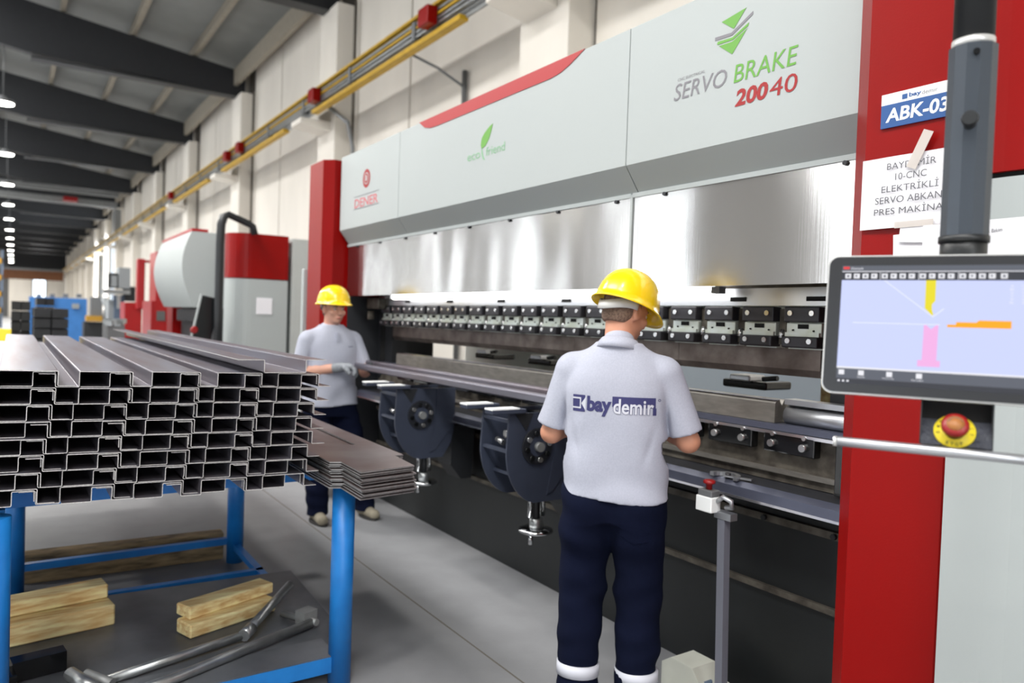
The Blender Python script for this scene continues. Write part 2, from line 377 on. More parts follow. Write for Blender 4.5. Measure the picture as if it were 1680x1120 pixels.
# ================================================================== SETTING
def struct(o): o['kind'] = 'structure'; return o
YW, YF, XE, XR = 6.0, -14.0, -118.0, 18.0
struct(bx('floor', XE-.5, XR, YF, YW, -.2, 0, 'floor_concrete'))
for yj in (1.865, -.4, -3.4): bx('floor_joint', -60, XR, yj-.004, yj+.004, 0, .0008, 'joint', bpy.data.objects['floor'])
wall = struct(MB().box(XE, XR, YW+.12, YW+.3, 0, 9.4).build('wall_back', 'wall_cream'))
# the outer skin behind the far windows is left open: rebuild it in three runs
bpy.data.objects.remove(wall)
mb = MB().box(-56, XR, YW+.12, YW+.3, 0, 9.4).box(XE, -72, YW+.12, YW+.3, 0, 9.4).box(-72, -56, YW+.12, YW+.3, 7.4, 9.4).box(-72, -56, YW+.12, YW+.3, 0, .9)
wall = struct(mb.build('wall_back', 'joint'))
FARWIN = [(-60.5, -56.5), (-71.5, -68.2)]
edges = []
for k in range(-14, 3):
    a = 8*k; edges += [(a+.75, a+3.45), (a+3.5, a+7.6)]
edges = [(max(XE, a), min(XR, b_)) for a, b_ in edges if a < XR and b_ > XE]
for a, b_ in edges:
    far = a > -72 and b_ < -56
    if not far:
        bx('wall_panel', a, b_-.02, YW, YW+.12, 0, 9.3, 'wall_cream', wall)
    else:
        bx('wall_panel', a, b_-.02, YW, YW+.12, 0, 1.0, 'wall_cream', wall); bx('wall_panel', a, b_-.02, YW, YW+.12, 7.3, 9.3, 'wall_cream', wall)
for k in range(-14, 3):
    x = 8*k
    bx('pilaster', x-.35, x+.7, 5.6, YW+.02, 0, 8.2, 'wall_cream', wall)
    MB().prism([(5.62, 5.52), (4.95, 5.62), (4.95, 5.72), (5.62, 5.72), (5.62, 4.95)][::1], 0, x-.2, x+.45).build('corbel', 'wall_cream', wall)
nwin = 0
def window(n, x0, x1, y, z0, z1, side):
    w = struct(MB().box(x0-.06, x0, y, y+.1, z0, z1).box(x1, x1+.06, y, y+.1, z0, z1).box(x0-.06, x1+.06, y, y+.1, z1, z1+.06).box(x0-.06, x1+.06, y, y+.1, z0-.06, z0)
               .build('window_%d' % n, 'galv_dull'))
    nx = 2 if x1-x0 < 3 else 3
    for i in range(1, nx): bx('mullion', x0+(x1-x0)*i/nx-.03, x0+(x1-x0)*i/nx+.03, y+.02, y+.08, z0, z1, 'galv_dull', w)
    for i in range(1, 4): bx('transom', x0, x1, y+.03, y+.07, z0+(z1-z0)*i/4-.02, z0+(z1-z0)*i/4+.02, 'galv_dull', w)
    bx('pane', x0, x1, y+.045, y+.055, z0, z1, 'glass', w); return w
for i, (a, b_) in enumerate([(-71.4, -68.6), (-63.3, -60.6)]): window(i+1, a, b_, YW+.05, 1.0, 7.3, 1)
# wall behind the photographer, with tall windows
segs = []; xs = sorted(WIN_X); prev = XE
for x in xs: segs.append((prev, x-.85)); prev = x+.85
segs.append((prev, XR))
mb = MB()
for a, b_ in segs: mb.box(a, b_, YF-.2, YF, 0, 9.0)
for x in xs: mb.box(x-.85, x+.85, YF-.2, YF, 0, 1.2).box(x-.85, x+.85, YF-.2, YF, 6.6, 9.0)
struct(mb.build('wall_front', 'wall_grey'))
for i, x in enumerate(xs): window(i+3, x-.8, x+.8, YF-.15, 1.25, 6.55, -1)
struct(MB().box(XR, XR+.2, YF, -8.2, 0, 10.4).box(XR, XR+.2, -1.8, YW, 0, 10.4).box(XR, XR+.2, -8.2, -1.8, 5.9, 10.4).build('wall_right', 'wall_cream'))
# far end wall, with one window
w0 = on(52, 490, 0, XE); w1 = on(77, 453, 0, XE)
wl = on(14, 470, 0, XE)[1]
zb, zt = w0[2]-.2, w1[2]; y0, y1 = w0[1], w1[1]
struct(MB().box(XE-.2, XE, y1, YW, 0, 5.6).box(XE-.2, XE, wl, y0, 0, 5.6).box(XE-.2, XE, y0, y1, zt, 5.6).box(XE-.2, XE, y0, y1, 0, zb).build('wall_left', 'wall_cream'))
struct(bx('wall_left_gable', XE-.2, XE, YF, YW, 5.6, 10.2, 'rafter_paint'))
struct(bx('wall_left_recess', XE-.25, XE+.1, YF, wl, 0, 10, 'concrete_dark'))
we = struct(MB().box(XE-.15, XE-.05, y0, y0+.15, zb, zt).box(XE-.15, XE-.05, y1-.15, y1, zb, zt).box(XE-.15, XE-.05, y0, y1, zt-.15, zt).box(XE-.15, XE-.05, y0, y1, zb, zb+.15).build('window_11', 'galv_dull'))
bx('pane', XE-.11, XE-.09, y0+.15, y1-.15, zb+.15, zt-.15, 'glass', we)
area('daylight', (XE+.3, (y0+y1)/2, (zb+zt)/2), (0, math.radians(-90), 0), zt-zb, y1-y0, 260)
# roof: sheets, purlins, rafters
def ztop(y): return 9.02+(5.85-y)*.125 if y > -4 else 9.02+(y+13.85)*.125
ceil = struct(MB().prism([(6.3, ztop(6.3)+.24), (-4, ztop(-4)+.24), (-14.3, ztop(6.3)+.24), (-14.3, ztop(6.3)+.32), (-4, ztop(-4)+.34), (6.3, ztop(6.3)+.34)], 0, XE, XR).build('ceiling', 'roof_sheet'))
PUR = [5.95, 4.4, 2.75, 1.02, -.7, -2.4, -4.1, -5.8, -7.5, -9.2, -10.9, -12.6]
for i, y in enumerate(PUR):
    z = ztop(y); bx('purlin', XE, XR, y-.06, y+.06, z-.02, z+.24, 'purlin', ceil)
for k in range(-14, 3):
    x = 8*k
    MB().prism([(5.85, 8.22), (5.85, 8.95), (-4, ztop(-4)-.05), (-13.85, 8.95), (-13.85, 8.22), (-8.5, 8.35), (-4, 8.95), (.2, 8.32)], 0, x-.14, x+.14).build('rafter', 'rafter_paint', ceil)
    bx('flange', x-.2, x+.2, .3, 5.9, 8.18, 8.23, 'rafter_paint', ceil)
for a in range(-14, 3): 
    x = 8*a
    bx('roof_seam', x-3.98, x-3.94, -4, 6.2, 0, .01, 'roof_sheet', ceil) if False else None
for x in ROOF_GLOW_X:
    bx('added_ridge_glow', x-3.6, x+3.6, -5.15, -2.85, 9.95, 10.0, 'ridge_glow_sheet', ceil)  # glow panels added along the ridge, out of view
bx('eave_beam', XE, XR, 5.5, 5.62, 8.5, 9.0, 'purlin', ceil)
# ================================================================== CRANE, CONDUITS, LAMPS
cr = thing('crane_rail_beam', (-40, 5.15, 5.7), 'long yellow and grey crane rail beam running high along the cream wall', 'crane rail')
bx('top_flange', XE+2, XR-1, 4.98, 5.3, 6.10, 6.14, 'yellow_steel', cr)
bx('web', XE+2, XR-1, 5.12, 5.15, 5.74, 6.10, 'galv_dull', cr)
for k in range(-14, 2): bx('bottom_flange', 8*k+.9, 8*k+7.0, 5.02, 5.16, 5.70, 5.77, 'yellow_steel', cr)
for z in (5.83, 5.9, 5.97, 6.03): bx('conductor_bar', XE+2, XR-1, 5.02, 5.05, z, z+.035, 'galv' if z != 5.97 else 'yellow_steel', cr)
for k in range(-40, 8):
    bx('bar_clip', 2.6*k-.05, 2.6*k+.05, 5.0, 5.12, 5.8, 6.08, 'lamp_body', cr) if 2.6*k > -75 else None
for x in (-9.8, -14.7, -20.6, -22.0, -31): MB().box(x-.16, x+.16, 4.85, 5.02, 5.82, 6.08, .02).build('red_collector', 'red_paint', cr)
for x, n in ((-10.4, 'beside the wide red stripe'), (-14.0, 'rising above the far red column')):
    t = thing('conduit', (x, 5.95, 2), 'thin grey cable conduit down the cream wall, '+n, 'conduit')
    p = [(x, 5.93, .5), (x, 5.93, 5.55)] if x > -12 else [(x, 5.5, .5), (x, 5.5, 4.9), (x-.15, 5.45, 5.4), (x-.6, 5.15, 5.8)]
    MB().tube(p, .045, 8).build('pipe', 'lamp_body', t)
    if x > -12: MB().tube([(x, 5.9, 5.3), (x-.3, 5.6, 5.6), (x-.62, 5.2, 5.85), (x-.65, 5.1, 6.0)], .022, 6).build('cable', 'lamp_body', t)
for k in (-3, -2, -5, -4): MB().tube([(8*k+.95, 5.9, .2), (8*k+.95, 5.9, 8.2)], .035, 6).build('drain_pipe', 'joint', wall)
br = thing('bridge_crane', (-50, 0, 7.2), 'grey overhead bridge crane spanning the hall under the dark rafters', 'crane')
for i, (pa, pb) in enumerate(((298, 320), (314, 336))):
    xx = -50 - 2*0; a = on(0, pa, 0, xx); b_ = on(195, pb, 0, xx); zc = (a[2]+b_[2])/2
    MB().box(xx-.2-i*.6, xx+.2-i*.6, -13.5, 5.1, zc-.16, zc+.16).build('girder', 'galv_dull', br)
for y in (-13.3, 4.9): bx('end_carriage', -51.2, -49.4, y, y+.3, 6.2, 7.4, 'galv_dull', br)
bx('hoist', -50.9, -49.8, 2.3, 3.0, zc-.1, zc+.12, 'red_far', br)
e = thing('crane_girder', (-104, 0, 5), 'rust brown crane girder crossing in front of the far end wall', 'crane')
a = on(0, 441, 0, -104); b_ = on(0, 456, 0, -104)
bx('beam', -104.3, -103.7, -13.8, 4.9, b_[2], a[2], 'girder_rust', e); bx('walkway', -104.4, -103.6, -13.8, 4.9, a[2], a[2]+.25, 'lamp_body', e)
i = 0
for x, y in LAMPS:
    vis = y > -1 and x < -20; ordn = ['nearest', 'second', 'third', 'fourth', 'fifth', 'sixth', 'seventh', 'eighth', 'ninth', 'tenth', 'eleventh', 'twelfth'][int((-24-x)/8)] if vis else ''
    lb = '%s glowing high bay lamp in the receding line at the left border' % ordn if vis else ('high bay lamp outside the picture, %s row' % ('middle' if y > -1 else 'front')+', %s from the right hand wall' % ['first', 'second', 'third', 'fourth', 'fifth', 'sixth', 'seventh', 'eighth', 'ninth', 'tenth', 'eleventh', 'twelfth', 'thirteenth', 'fourteenth', 'fifteenth', 'sixteenth'][int((8-x)/8)])
    t = thing('high_bay_lamp', (x, y, 6.85), lb, 'lamp', 'high bay lamps under the roof')
    MB().lathe([(.25, 0.02), (.27, .04), (.27, .09), (.1, .14), (.07, .2)], (x, y, 6.88), seg=16).build('shade', 'lamp_body', t)
    MB().lathe([(.24, 0), (.25, .02)], (x, y, 6.87), seg=16).build('diffuser', 'lamp_glow', t)
    MB().tube([(x, y, 7.08), (x, y, 8.5)], .012, 5).build('cable', 'lamp_body', t)
# ================================================================== PRESS BRAKE
pb = thing('press_brake', (-3.7, 2.66, 0), 'large white and red press brake with brushed steel front filling the hall side', 'press brake')
def P(n, mb, m, par=None): return mb.build(n, m, par or pb)
YC = 2.15
# columns (front face with chamfered edges)
for nm, x0, x1, s in (('left', -6.53, -6.045, 1), ('right', -1.375, -.95, 0)):
    pts = [(x0, 3.2), (x0, YC+.08), (x0+.08, YC), (x1-.075, YC), (x1, YC+.075), (x1, 3.2)]
    o = P('column', MB().prism(pts, 2, .2 if s else 0, 2.88 if s else 3.3), 'red_paint'); o['label'] = 'red painted column with chamfered edges, '+('far left end' if s else 'near right end')
P('column_foot', MB().box(-6.4, -6.08, 2.55, 3.1, 0, .2), 'frame_black')
P('inner_side_plate', MB().box(-6.046, -6.036, 2.365, 3.2, .0, 1.745), 'frame_black')
P('inspection_strip', MB().box(-6.56, -6.50, 2.13, 2.5, .3, 1.98, .01), 'white_paint')
# right side cover : red above, white below, rounded front corner
def cover(x0, x1, y0, y1, r, z0, z1):
    pts = [(x0, y1), (x0, y0)]+[(x1-r+r*math.sin(a), y0+r-r*math.cos(a)) for a in [math.pi/2*k/8 for k in range(9)]]+[(x1, y1)]
    return MB().prism(pts, 2, z0, z1)
P('side_cover', cover(-1.0, -.62, 2.11, 3.2, .27, 0, 1.985), 'white_paint')
P('top_cover', cover(-1.0, -.62, 2.108, 3.2, .27, 2.0, 3.3), 'red_paint')
P('cover_joint', cover(-.995, -.63, 2.125, 3.1, .26, 1.985, 2.0), 'black_hole')
# ram housing
HX = [-5.99, -4.86, -2.49, -1.38]
for i in range(3):
    a, b_ = HX[i], HX[i+1]-.006
    P('housing_panel', MB().prism([(2.262, 2.285), (2.262, 2.89), (2.30, 2.905), (2.75, 2.905), (2.75, 2.19), (2.345, 2.178), (2.345, 2.175)], 0, a, b_), 'white_paint')
for a, b_ in ((-6.0, -2.535), (-2.525, -1.38)):
    o = P('steel_panel', MB().box(a, b_, 2.345, 2.36, 1.742, 2.168), 'stainless')
    MB().box(a, b_, 2.338, 2.346, 2.155, 2.175).build('top_lip', 'white_paint', o)
    n = int((b_-a)/.42)
    for k in range(n): 
        x = a+.2+(b_-a-.3)*k/max(1, n-1); MB().tube([(x, 2.345, 2.148), (x, 2.335, 2.148)], .009, 8).build('bolt', 'frame_black', o)
P('panel_joint', MB().box(-2.537, -2.523, 2.338, 2.35, 1.74, 2.17), 'white_paint')
P('panel_return', MB().box(-6.0, -1.38, 2.36, 2.56, 1.90, 1.91), 'frame_black')
P('ram_top_inside', MB().box(-5.9, -1.4, 2.60, 2.8, 1.74, 2.3), 'dirty_steel')
P('ram_lower_rail', MB().box(-5.86, -1.62, 2.575, 2.80, 1.672, 1.745), 'die_steel').data.materials[0] = MATS['alu']
for x in (-5.3, -4.62, -3.95, -3.28, -2.62, -2.09, -1.72): P('rail_slot', MB().box(x-.045, x+.035, 2.57, 2.58, 1.69, 1.708), 'black_hole')
P('light_tube', MB().tube([(-5.4, 2.5, 1.735), (-2.17, 2.5, 1.735)], .02, 12), 'tube_glow')
P('lamp_holder', MB().box(-2.165, -2.12, 2.48, 2.52, 1.72, 1.75), 'lamp_body'); P('lamp_holder', MB().box(-5.5, -5.41, 2.47, 2.53, 1.72, 1.76), 'lamp_body')
# punch clamps
NCL = 20
for i in range(NCL):
    x1 = -1.705-i*.2065; x0 = x1-.152
    c = P('punch_clamp', MB().box(x0, x1, 2.60, 2.70, 1.50, 1.672), 'zinc')
    MB().box(x0-.002, x1+.002, 2.565, 2.62, 1.607, 1.668, .005).build('upper_jaw', 'clamp_black', c)
    MB().box(x0-.002, x1+.002, 2.585, 2.605, 1.55, 1.604, .003).box(x0+.001, x1, 2.572, 2.59, 1.55, 1.566).build('clamp_plate', 'zinc', c)
    MB().box(x0-.004, x1+.004, 2.555, 2.62, 1.505, 1.55, .006).build('lower_jaw', 'clamp_black', c)
    for dx in (.028, .124):
        for z, y in ((1.642, 2.565), (1.532, 2.555)): MB().tube([(x0+dx, y+.004, z), (x0+dx, y-.006, z)], .011, 10).build('screw', 'screw', c)
    MB().box(x0+.052, x0+.098, 2.581, 2.586, 1.581, 1.599).tube([(x0+.03, 2.586, 1.575), (x0+.03, 2.580, 1.575)], .004, 6).tube([(x0+.122, 2.586, 1.573), (x0+.122, 2.580, 1.573)], .004, 6).build('slot', 'black_hole', c)
    P('wedge', MB().box(x1+.008, x1+.04, 2.60, 2.66, 1.515, 1.66), 'dirty_steel')
    P('wedge_bolt', MB().tube([(x1+.024, 2.59, 1.54), (x1+.024, 2.60, 1.575)], .012, 8), 'screw')
# punch segments and dies
px = [-5.74, -4.95, -4.13, -3.3, -2.5, -1.745]
for i in range(5):
    P('punch', MB().prism([(2.655, 1.505), (2.655, 1.415), (2.672, 1.398), (2.684, 1.385), (2.70, 1.42), (2.70, 1.505)], 0, px[i], px[i+1]-.002), 'tool_steel')
dx_ = [-5.54, -4.6, -3.36, -2.6, -1.905]
for i in range(4):
    d = P('die', MB().prism([(2.6, 1.192), (2.6, 1.272), (2.612, 1.284), (2.63, 1.284), (2.645, 1.26), (2.66, 1.284), (2.69, 1.284), (2.69, 1.192)], 0, dx_[i], dx_[i+1]-.003), 'die_steel')
    MB().box(dx_[i], dx_[i+1]-.004, 2.602, 2.632, 1.284, 1.287).build('die_edge', 'bright_edge', d)
P('guide_tube', MB().tube([(-1.885, 2.66, 1.225), (-1.36, 2.66, 1.225)], .038, 20), 'galv_dull').data.materials[0] = MATS['alu']
P('guide_rail', MB().box(-1.885, -1.36, 2.63, 2.70, 1.27, 1.292), 'alu')
P('guide_rail_gap', MB().box(-1.885, -1.36, 2.66, 2.70, 1.2, 1.272), 'frame_black')
P('die_holder', MB().box(-5.9, -1.45, 2.585, 2.72, 1.165, 1.19), 'tray_lip'); P('die_holder_edge', MB().box(-5.9, -1.45, 2.57, 2.6, 1.15, 1.163), 'bright_edge')
P('bed_block', MB().box(-5.9, -1.46, 2.61, 2.9, .955, 1.16), 'dirty_steel'); P('bed_ledge', MB().box(-5.9, -1.5, 2.595, 2.62, .99, 1.01), 'die_steel')
for i in range(13):
    x1 = -1.70-i*.2925; x0 = x1-.235
    c = P('die_clamp', MB().box(x0, x1, 2.57, 2.62, 1.078, 1.158, .006), 'black_gloss')
    for q in (.045, .19):
        MB().tube([(x0+q, 2.575, 1.115), (x0+q, 2.552, 1.115)], .015, 12).build('screw', 'screw', c); MB().tube([(x0+q, 2.575, 1.152), (x0+q, 2.562, 1.152)], .009, 8).build('screw', 'screw', c)
P('end_stop', MB().box(-1.60, -1.56, 2.55, 2.62, .96, 1.16, .004), 'black_gloss'); P('end_stop_foot', MB().box(-1.52, -1.47, 2.56, 2.62, .955, 1.14), 'galv_dull')
# table tray, bed, base
P('table_tray', MB().prism([(2.62, .952), (2.47, .952), (2.47, .92), (2.62, .92)], 0, -5.95, -1.40), 'tray')
P('tray_lip', MB().prism([(2.472, .953), (2.43, .938), (2.425, .895), (2.432, .895), (2.44, .93), (2.472, .94)], 0, -5.95, -1.40), 'tray_lip')
P('tray_edge', MB().box(-5.95, -1.40, 2.42, 2.426, .893, .903), 'bright_edge')
P('bed_front', MB().box(-5.98, -1.40, 2.66, 2.72, .0, .93), 'base_black')
for z0, z1, y in ((.77, .80, 2.635), (.475, .50, 2.64)): P('bed_strip', MB().box(-5.98, -1.40, y, 2.66, z0, z1), 'dirty_steel')
for i in range(14): P('strip_bolt', MB().tube([(-5.8+i*.32, 2.62, .785), (-5.8+i*.32, 2.64, .785)], .012, 6), 'frame_black')
P('side_frame', MB().box(-6.045, -5.76, 2.66, 2.80, .95, 2.2), 'frame_black'); P('frame_opening', MB().box(-5.985, -5.90, 2.655, 2.661, 1.2, 1.52), 'black_hole')
P('side_frame', MB().box(-1.74, -1.375, 2.72, 2.86, .95, 2.2), 'frame_black')
P('hydraulic_block', MB().box(-5.95, -5.7, 2.5, 2.64, 1.64, 1.73, .01).tube([(-5.85, 2.5, 1.62), (-5.85, 2.5, 1.55)], .03, 8), 'dirty_steel')
# rear of the machine seen between punch and die
P('rear_guard', MB().box(-6.3, -4.35, 3.7, 3.74, .3, 2.2), 'guard_green')
P('rear_post', MB().box(-2.36, -2.28, 3.6, 3.68, .3, 1.9), 'timber'); P('rear_post', MB().box(-4.33, -4.05, 3.6, 3.75, .3, 2.2), 'frame_black')
for x in (-4.75, -4.05, -2.35):
    f = P('backgauge_finger', MB().box(x-.13, x+.13, 2.95, 3.15, 1.285, 1.325, .01), 'black_gloss')
    MB().box(x-.07, x+.05, 2.93, 3.05, 1.32, 1.352, .008).build('finger_block', 'alu', f); MB().tube([(x+.12, 2.94, 1.34), (x+.2, 2.94, 1.35)], .012, 8).build('stop_pin', 'frame_black', f)
tag(MB().box(-7.6, -3.2, 5.2, 5.55, 0, 1.75).build('gap_backdrop', 'backdrop_blue'), 'low grey blue backdrop box added behind the press brake, seen through its tool gap', 'cabinet')  # backdrop added to tone down the bright wall behind the tool gap
P('backgauge_beam', MB().box(-5.6, -1.5, 3.15, 3.25, .9, 1.05), 'frame_black')
# markings of the ram housing
YT = 2.2605
def plate_text(name, body, x0, z0, x1, z1, m, bold=0., shear=0., spacing=1., par=None, y=YT):
    mb = MB(); text_on(mb, body, (x0, y, z0), (x1-x0, 0, 0), (shear*(z1-z0), 0, z1-z0), bold, spacing); return mb.build(name, m, par or pb)
plate_text('lettering', 'SERVO', -2.215, 2.505, -1.945, 2.572, 'logo_grey', shear=.18)
plate_text('lettering', 'BRAKE', -1.905, 2.505, -1.635, 2.572, 'logo_green', shear=.12)
plate_text('lettering', '200', -1.895, 2.412, -1.752, 2.476, 'logo_red', bold=.035, shear=.15)
plate_text('lettering', '40', -1.742, 2.412, -1.628, 2.476, 'logo_red', shear=.1)
plate_text('lettering', 'CNC ELECTRICAL', -2.195, 2.583, -2.05, 2.594, 'logo_grey')
lg = MB().prism([(-1.975, 2.757), (-1.86, 2.775), (-1.915, 2.713)], 1, YT, YT+.001)
lg.prism([(-1.995, 2.678), (-1.99, 2.686), (-1.92, 2.682), (-1.845, 2.716), (-1.848, 2.704), (-1.918, 2.672), (-1.99, 2.674)], 1, YT, YT+.001)
lg.prism([(-1.985, 2.668), (-1.92, 2.666), (-1.852, 2.696), (-1.918, 2.618)], 1, YT, YT+.001)
P('logo', lg, 'logo_green')
P('logo_band', MB().prism([(-2.005, 2.693), (-2.005, 2.706), (-1.925, 2.702), (-1.828, 2.752), (-1.828, 2.740), (-1.922, 2.690)], 1, YT, YT+.001), 'logo_grey')
st = [(-4.56, 2.893), (-2.81, 2.893)]
st += [(-2.95+.0*k, 2.893) for k in ()]
st += [(-2.86, 2.872), (-2.93, 2.845), (-3.0, 2.826), (-3.08, 2.818), (-4.30, 2.822), (-4.40, 2.826), (-4.48, 2.845)]
P('red_stripe', MB().prism(st, 1, YT-.002, YT+.002), 'stripe_red')
leaf = [(-3.74, 2.575), (-3.75, 2.60), (-3.742, 2.635), (-3.715, 2.66), (-3.66, 2.69), (-3.625, 2.70), (-3.635, 2.67), (-3.66, 2.62), (-3.70, 2.585)]
lf = P('leaf_logo', MB().prism(leaf, 1, YT-.0005, YT+.001), 'logo_green')
MB().prism([(-3.742, 2.58), (-3.735, 2.58), (-3.72, 2.53), (-3.70, 2.505), (-3.72, 2.51), (-3.735, 2.54)], 1, YT-.0005, YT+.001).build('stem', 'logo_pale_green', lf)
plate_text('lettering', 'eco', -3.90, 2.525, -3.755, 2.56, 'logo_pale_green'); plate_text('lettering', 'friend', -3.69, 2.525, -3.49, 2.575, 'logo_pale_green')
em = P('emblem', MB().tube([(-5.45, YT, 2.645), (-5.45, YT+.001, 2.645)], .072, 28), 'logo_red')
MB().tube([(-5.45, YT-.001, 2.645), (-5.45, YT, 2.645)], .046, 24).build('emblem_ring', 'white_paint', em)
MB().tube([(-5.45, YT-.0015, 2.645), (-5.45, YT-.001, 2.645)], .038, 24).build('emblem_disc', 'logo_red', em)
MB().box(-5.465, -5.435, YT-.002, YT-.0015, 2.625, 2.668).build('emblem_mark', 'white_paint', em)
plate_text('lettering', 'DENER', -5.68, 2.435, -5.22, 2.505, 'logo_pink', bold=.01)
for z in (2.425, 2.523): P('lettering_rule', MB().box(-5.70, -5.20, YT-.0005, YT+.0005, z, z+.004), 'logo_grey')
# ---- sheet support arms
def support_arm(X, label, first=False):
    t = thing('support_arm', (X, 2.2, .5), label, 'support arm', 'sheet support arms of the press brake')
    out = [(2.44, 1.12), (2.02, 1.12), (2.01, .93)]
    out += [(2.22-.21*math.cos(a)*1.0, .93-.27*math.sin(a)) for a in [math.radians(8+k*9) for k in range(9)]]
    out += [(2.36, .665), (2.42, .76), (2.44, .86)]
    hub = (2.19, .95)
    for k, dx in enumerate((0, -.24)):
        MB().prism(out, 0, X+dx-.006, X+dx+.006).build('side_plate', 'bluegrey', t)
    MB().prism([(2.30, 1.118), (2.44, 1.118), (2.44, .88), (2.30, .72), (2.26, .70), (2.30, .90)], 0, X+.006, X+.012).build('stiffener', 'bluegrey', t)
    MB().prism([(2.05, 1.12), (2.16, 1.12), (2.12, 1.03)], 0, X+.0065, X+.011).build('gusset', 'frame_black', t)
    o = MB().tube([(X+.006, *hub), (X+.016, *hub)], .092, 28).build('hub_disc', 'tray', t)
    for a in range(8):
        an = a*math.pi/4+.2; y, z = hub[0]+.068*math.cos(an), hub[1]+.068*math.sin(an)
        MB().tube([(X+.014, y, z), (X+.028, y, z)], .014, 8).build('hub_bolt', 'black_gloss' if a % 3 else 'screw', o)
    MB().tube([(X+.012, *hub), (X+.045, *hub)], .024, 14).build('axle', 'galv_dull', o)
    MB().tube([(X+.016, hub[0], hub[1]), (X+.019, hub[0], hub[1])], .05, 20).build('hub_ring', 'bluegrey', o)
    for z, y in ((.93, 2.03), (.80, 2.10), (1.08, 2.03)): MB().box(X-.24, X, y-.01, y+.01, z-.008, z+.008).build('cross_rib', 'bluegrey', t)
    MB().box(X-.24, X, 2.30, 2.44, .86, 1.10).build('gear_case', 'frame_black', t)
    MB().tube([(X-.12, 2.08, 1.0), (X-.12, 2.14, 1.0)], .02, 8).tube([(X-.16, 2.06, .97), (X-.10, 2.06, .96)], .015, 8).build('bracket_bolt', 'screw', t)
    for dx in (0, -.24):
        s = MB().box(X+dx-.035, X+dx+.035, 1.90, 2.10, 1.122, 1.145, .004).build('rest_bar', 'bluegrey', t)
        MB().box(X+dx-.036, X+dx+.034, 1.90, 2.06, 1.142, 1.150).build('rest_sheen', 'sign_white', s)  # white strip paints the bright reflection on the bar top
    MB().tube([(X+.0, 2.50, .86), (X+.0, 2.50, .62)], .001, 4).build('pin', 'frame_black', t) if False else None
    MB().prism([(2.44, .86), (2.44, .60), (2.52, .50), (2.60, .50), (2.62, .86)], 0, X-.2, X-.02).build('slide_block', 'frame_black', t)
    for y in (2.24, 2.32): MB().tube([(X-.10, y, .72), (X-.10, y, .56)], .014, 10).build('guide_rod', 'chrome', t)
    MB().tube([(X-.10, 2.28, .70), (X-.10, 2.28, .50)], .02, 10).build('spindle', 'frame_black', t)
    MB().tube([(X-.10, 2.28, .55), (X-.10, 2.28, .50)], .035, 12).build('collar', 'galv', t)
    w = MB().lathe([(.075, 0), (.092, .008), (.092, .018), (.075, .026), (.03, .03)], (X-.10, 2.28, .475), seg=24).build('hand_wheel', 'chrome', t)
    MB().tube([(X-.06, 2.22, .48), (X-.06, 2.22, .43)], .012, 8).build('wheel_handle', 'chrome', w)
    return t
support_arm(-4.28, 'dark blue grey sheet support arm with round hub, nearest the far worker')
support_arm(-3.0, 'dark blue grey sheet support arm partly hidden by the near worker')
# ---- formed channel held by both workers
def strip(mb, pts, x0, x1, t, capmat=1):
    """bent sheet of thickness t: polyline in (y, z), extruded along x; end faces get material capmat"""
    P2 = [Vector(p) for p in pts]; n = len(P2); off = []
    for i in range(n):
        d0 = (P2[i]-P2[i-1]).normalized() if i else (P2[1]-P2[0]).normalized()
        d1 = (P2[i+1]-P2[i]).normalized() if i < n-1 else d0
        nn = Vector((-(d0+d1).y, (d0+d1).x)); nn.normalize(); c = max(.5, nn.dot(Vector((-d0.y, d0.x)))); off.append(nn*(t/2/c))
    A = [P2[i]+off[i] for i in range(n)]; B = [P2[i]-off[i] for i in range(n)]
    f0 = [mb.bm.verts.new((x0, q.x, q.y)) for q in A+B]; f1 = [mb.bm.verts.new((x1, q.x, q.y)) for q in A+B]
    for i in range(n-1):
        for lo in (0, n):
            mb.bm.faces.new((f0[lo+i], f0[lo+i+1], f1[lo+i+1], f1[lo+i]))
        for fr in (f0, f1):
            c = mb.bm.faces.new((fr[i], fr[i+1], fr[n+i+1], fr[n+i])); c.material_index = capmat
    for i in (0, n-1): c = mb.bm.faces.new((f0[i], f0[n+i], f1[n+i], f1[i])); c.material_index = capmat
    return mb
def rnd_corners(pts, r=.004):
    out = [pts[0]]
    for i in range(1, len(pts)-1):
        a, b_, c = Vector(pts[i-1]), Vector(pts[i]), Vector(pts[i+1]); u, v = (a-b_).normalized(), (c-b_).normalized()
        out += [tuple(b_+u*r), tuple(b_+(u+v)*r*.3), tuple(b_+v*r)]
    return out+[pts[-1]]
wk = MB(); strip(wk, rnd_corners([(2.16, 1.178), (2.16, 1.215), (2.205, 1.215), (2.205, 1.165), (2.25, 1.165), (2.25, 1.235), (2.29, 1.235), (2.29, 1.19)], .008), -5.33, -2.66, .006)
tag(wk.build('steel_channel', ['channel_steel', 'cut_edge'], None), 'long dark bent steel profile held level between the two workers', 'steel profile')
# ---- protractor on the tray
t = thing('bevel_gauge', (-2.0, 2.48, .955), 'small silver protractor lying on the front edge of the machine table', 'gauge')
MB().prism([(-2.03+.07*math.cos(a)*1.0, 2.445+.07*math.sin(a)) for a in [math.pi*k/10 for k in range(11)]]+[(-2.03+.05*math.cos(a), 2.445+.05*math.sin(a)) for a in [math.pi*(10-k)/10 for k in range(11)]], 2, .954, .97).build('arc', 'alu', t)
MB().obox((-1.98, 2.475, .962), .06, .009, .003, (.95, .3, 0), (-.3, .95, 0)).build('blade', 'alu', t); MB().tube([(-2.03, 2.475, .955), (-2.03, 2.475, .972)], .013, 10).build('knob', 'clamp_black', t)
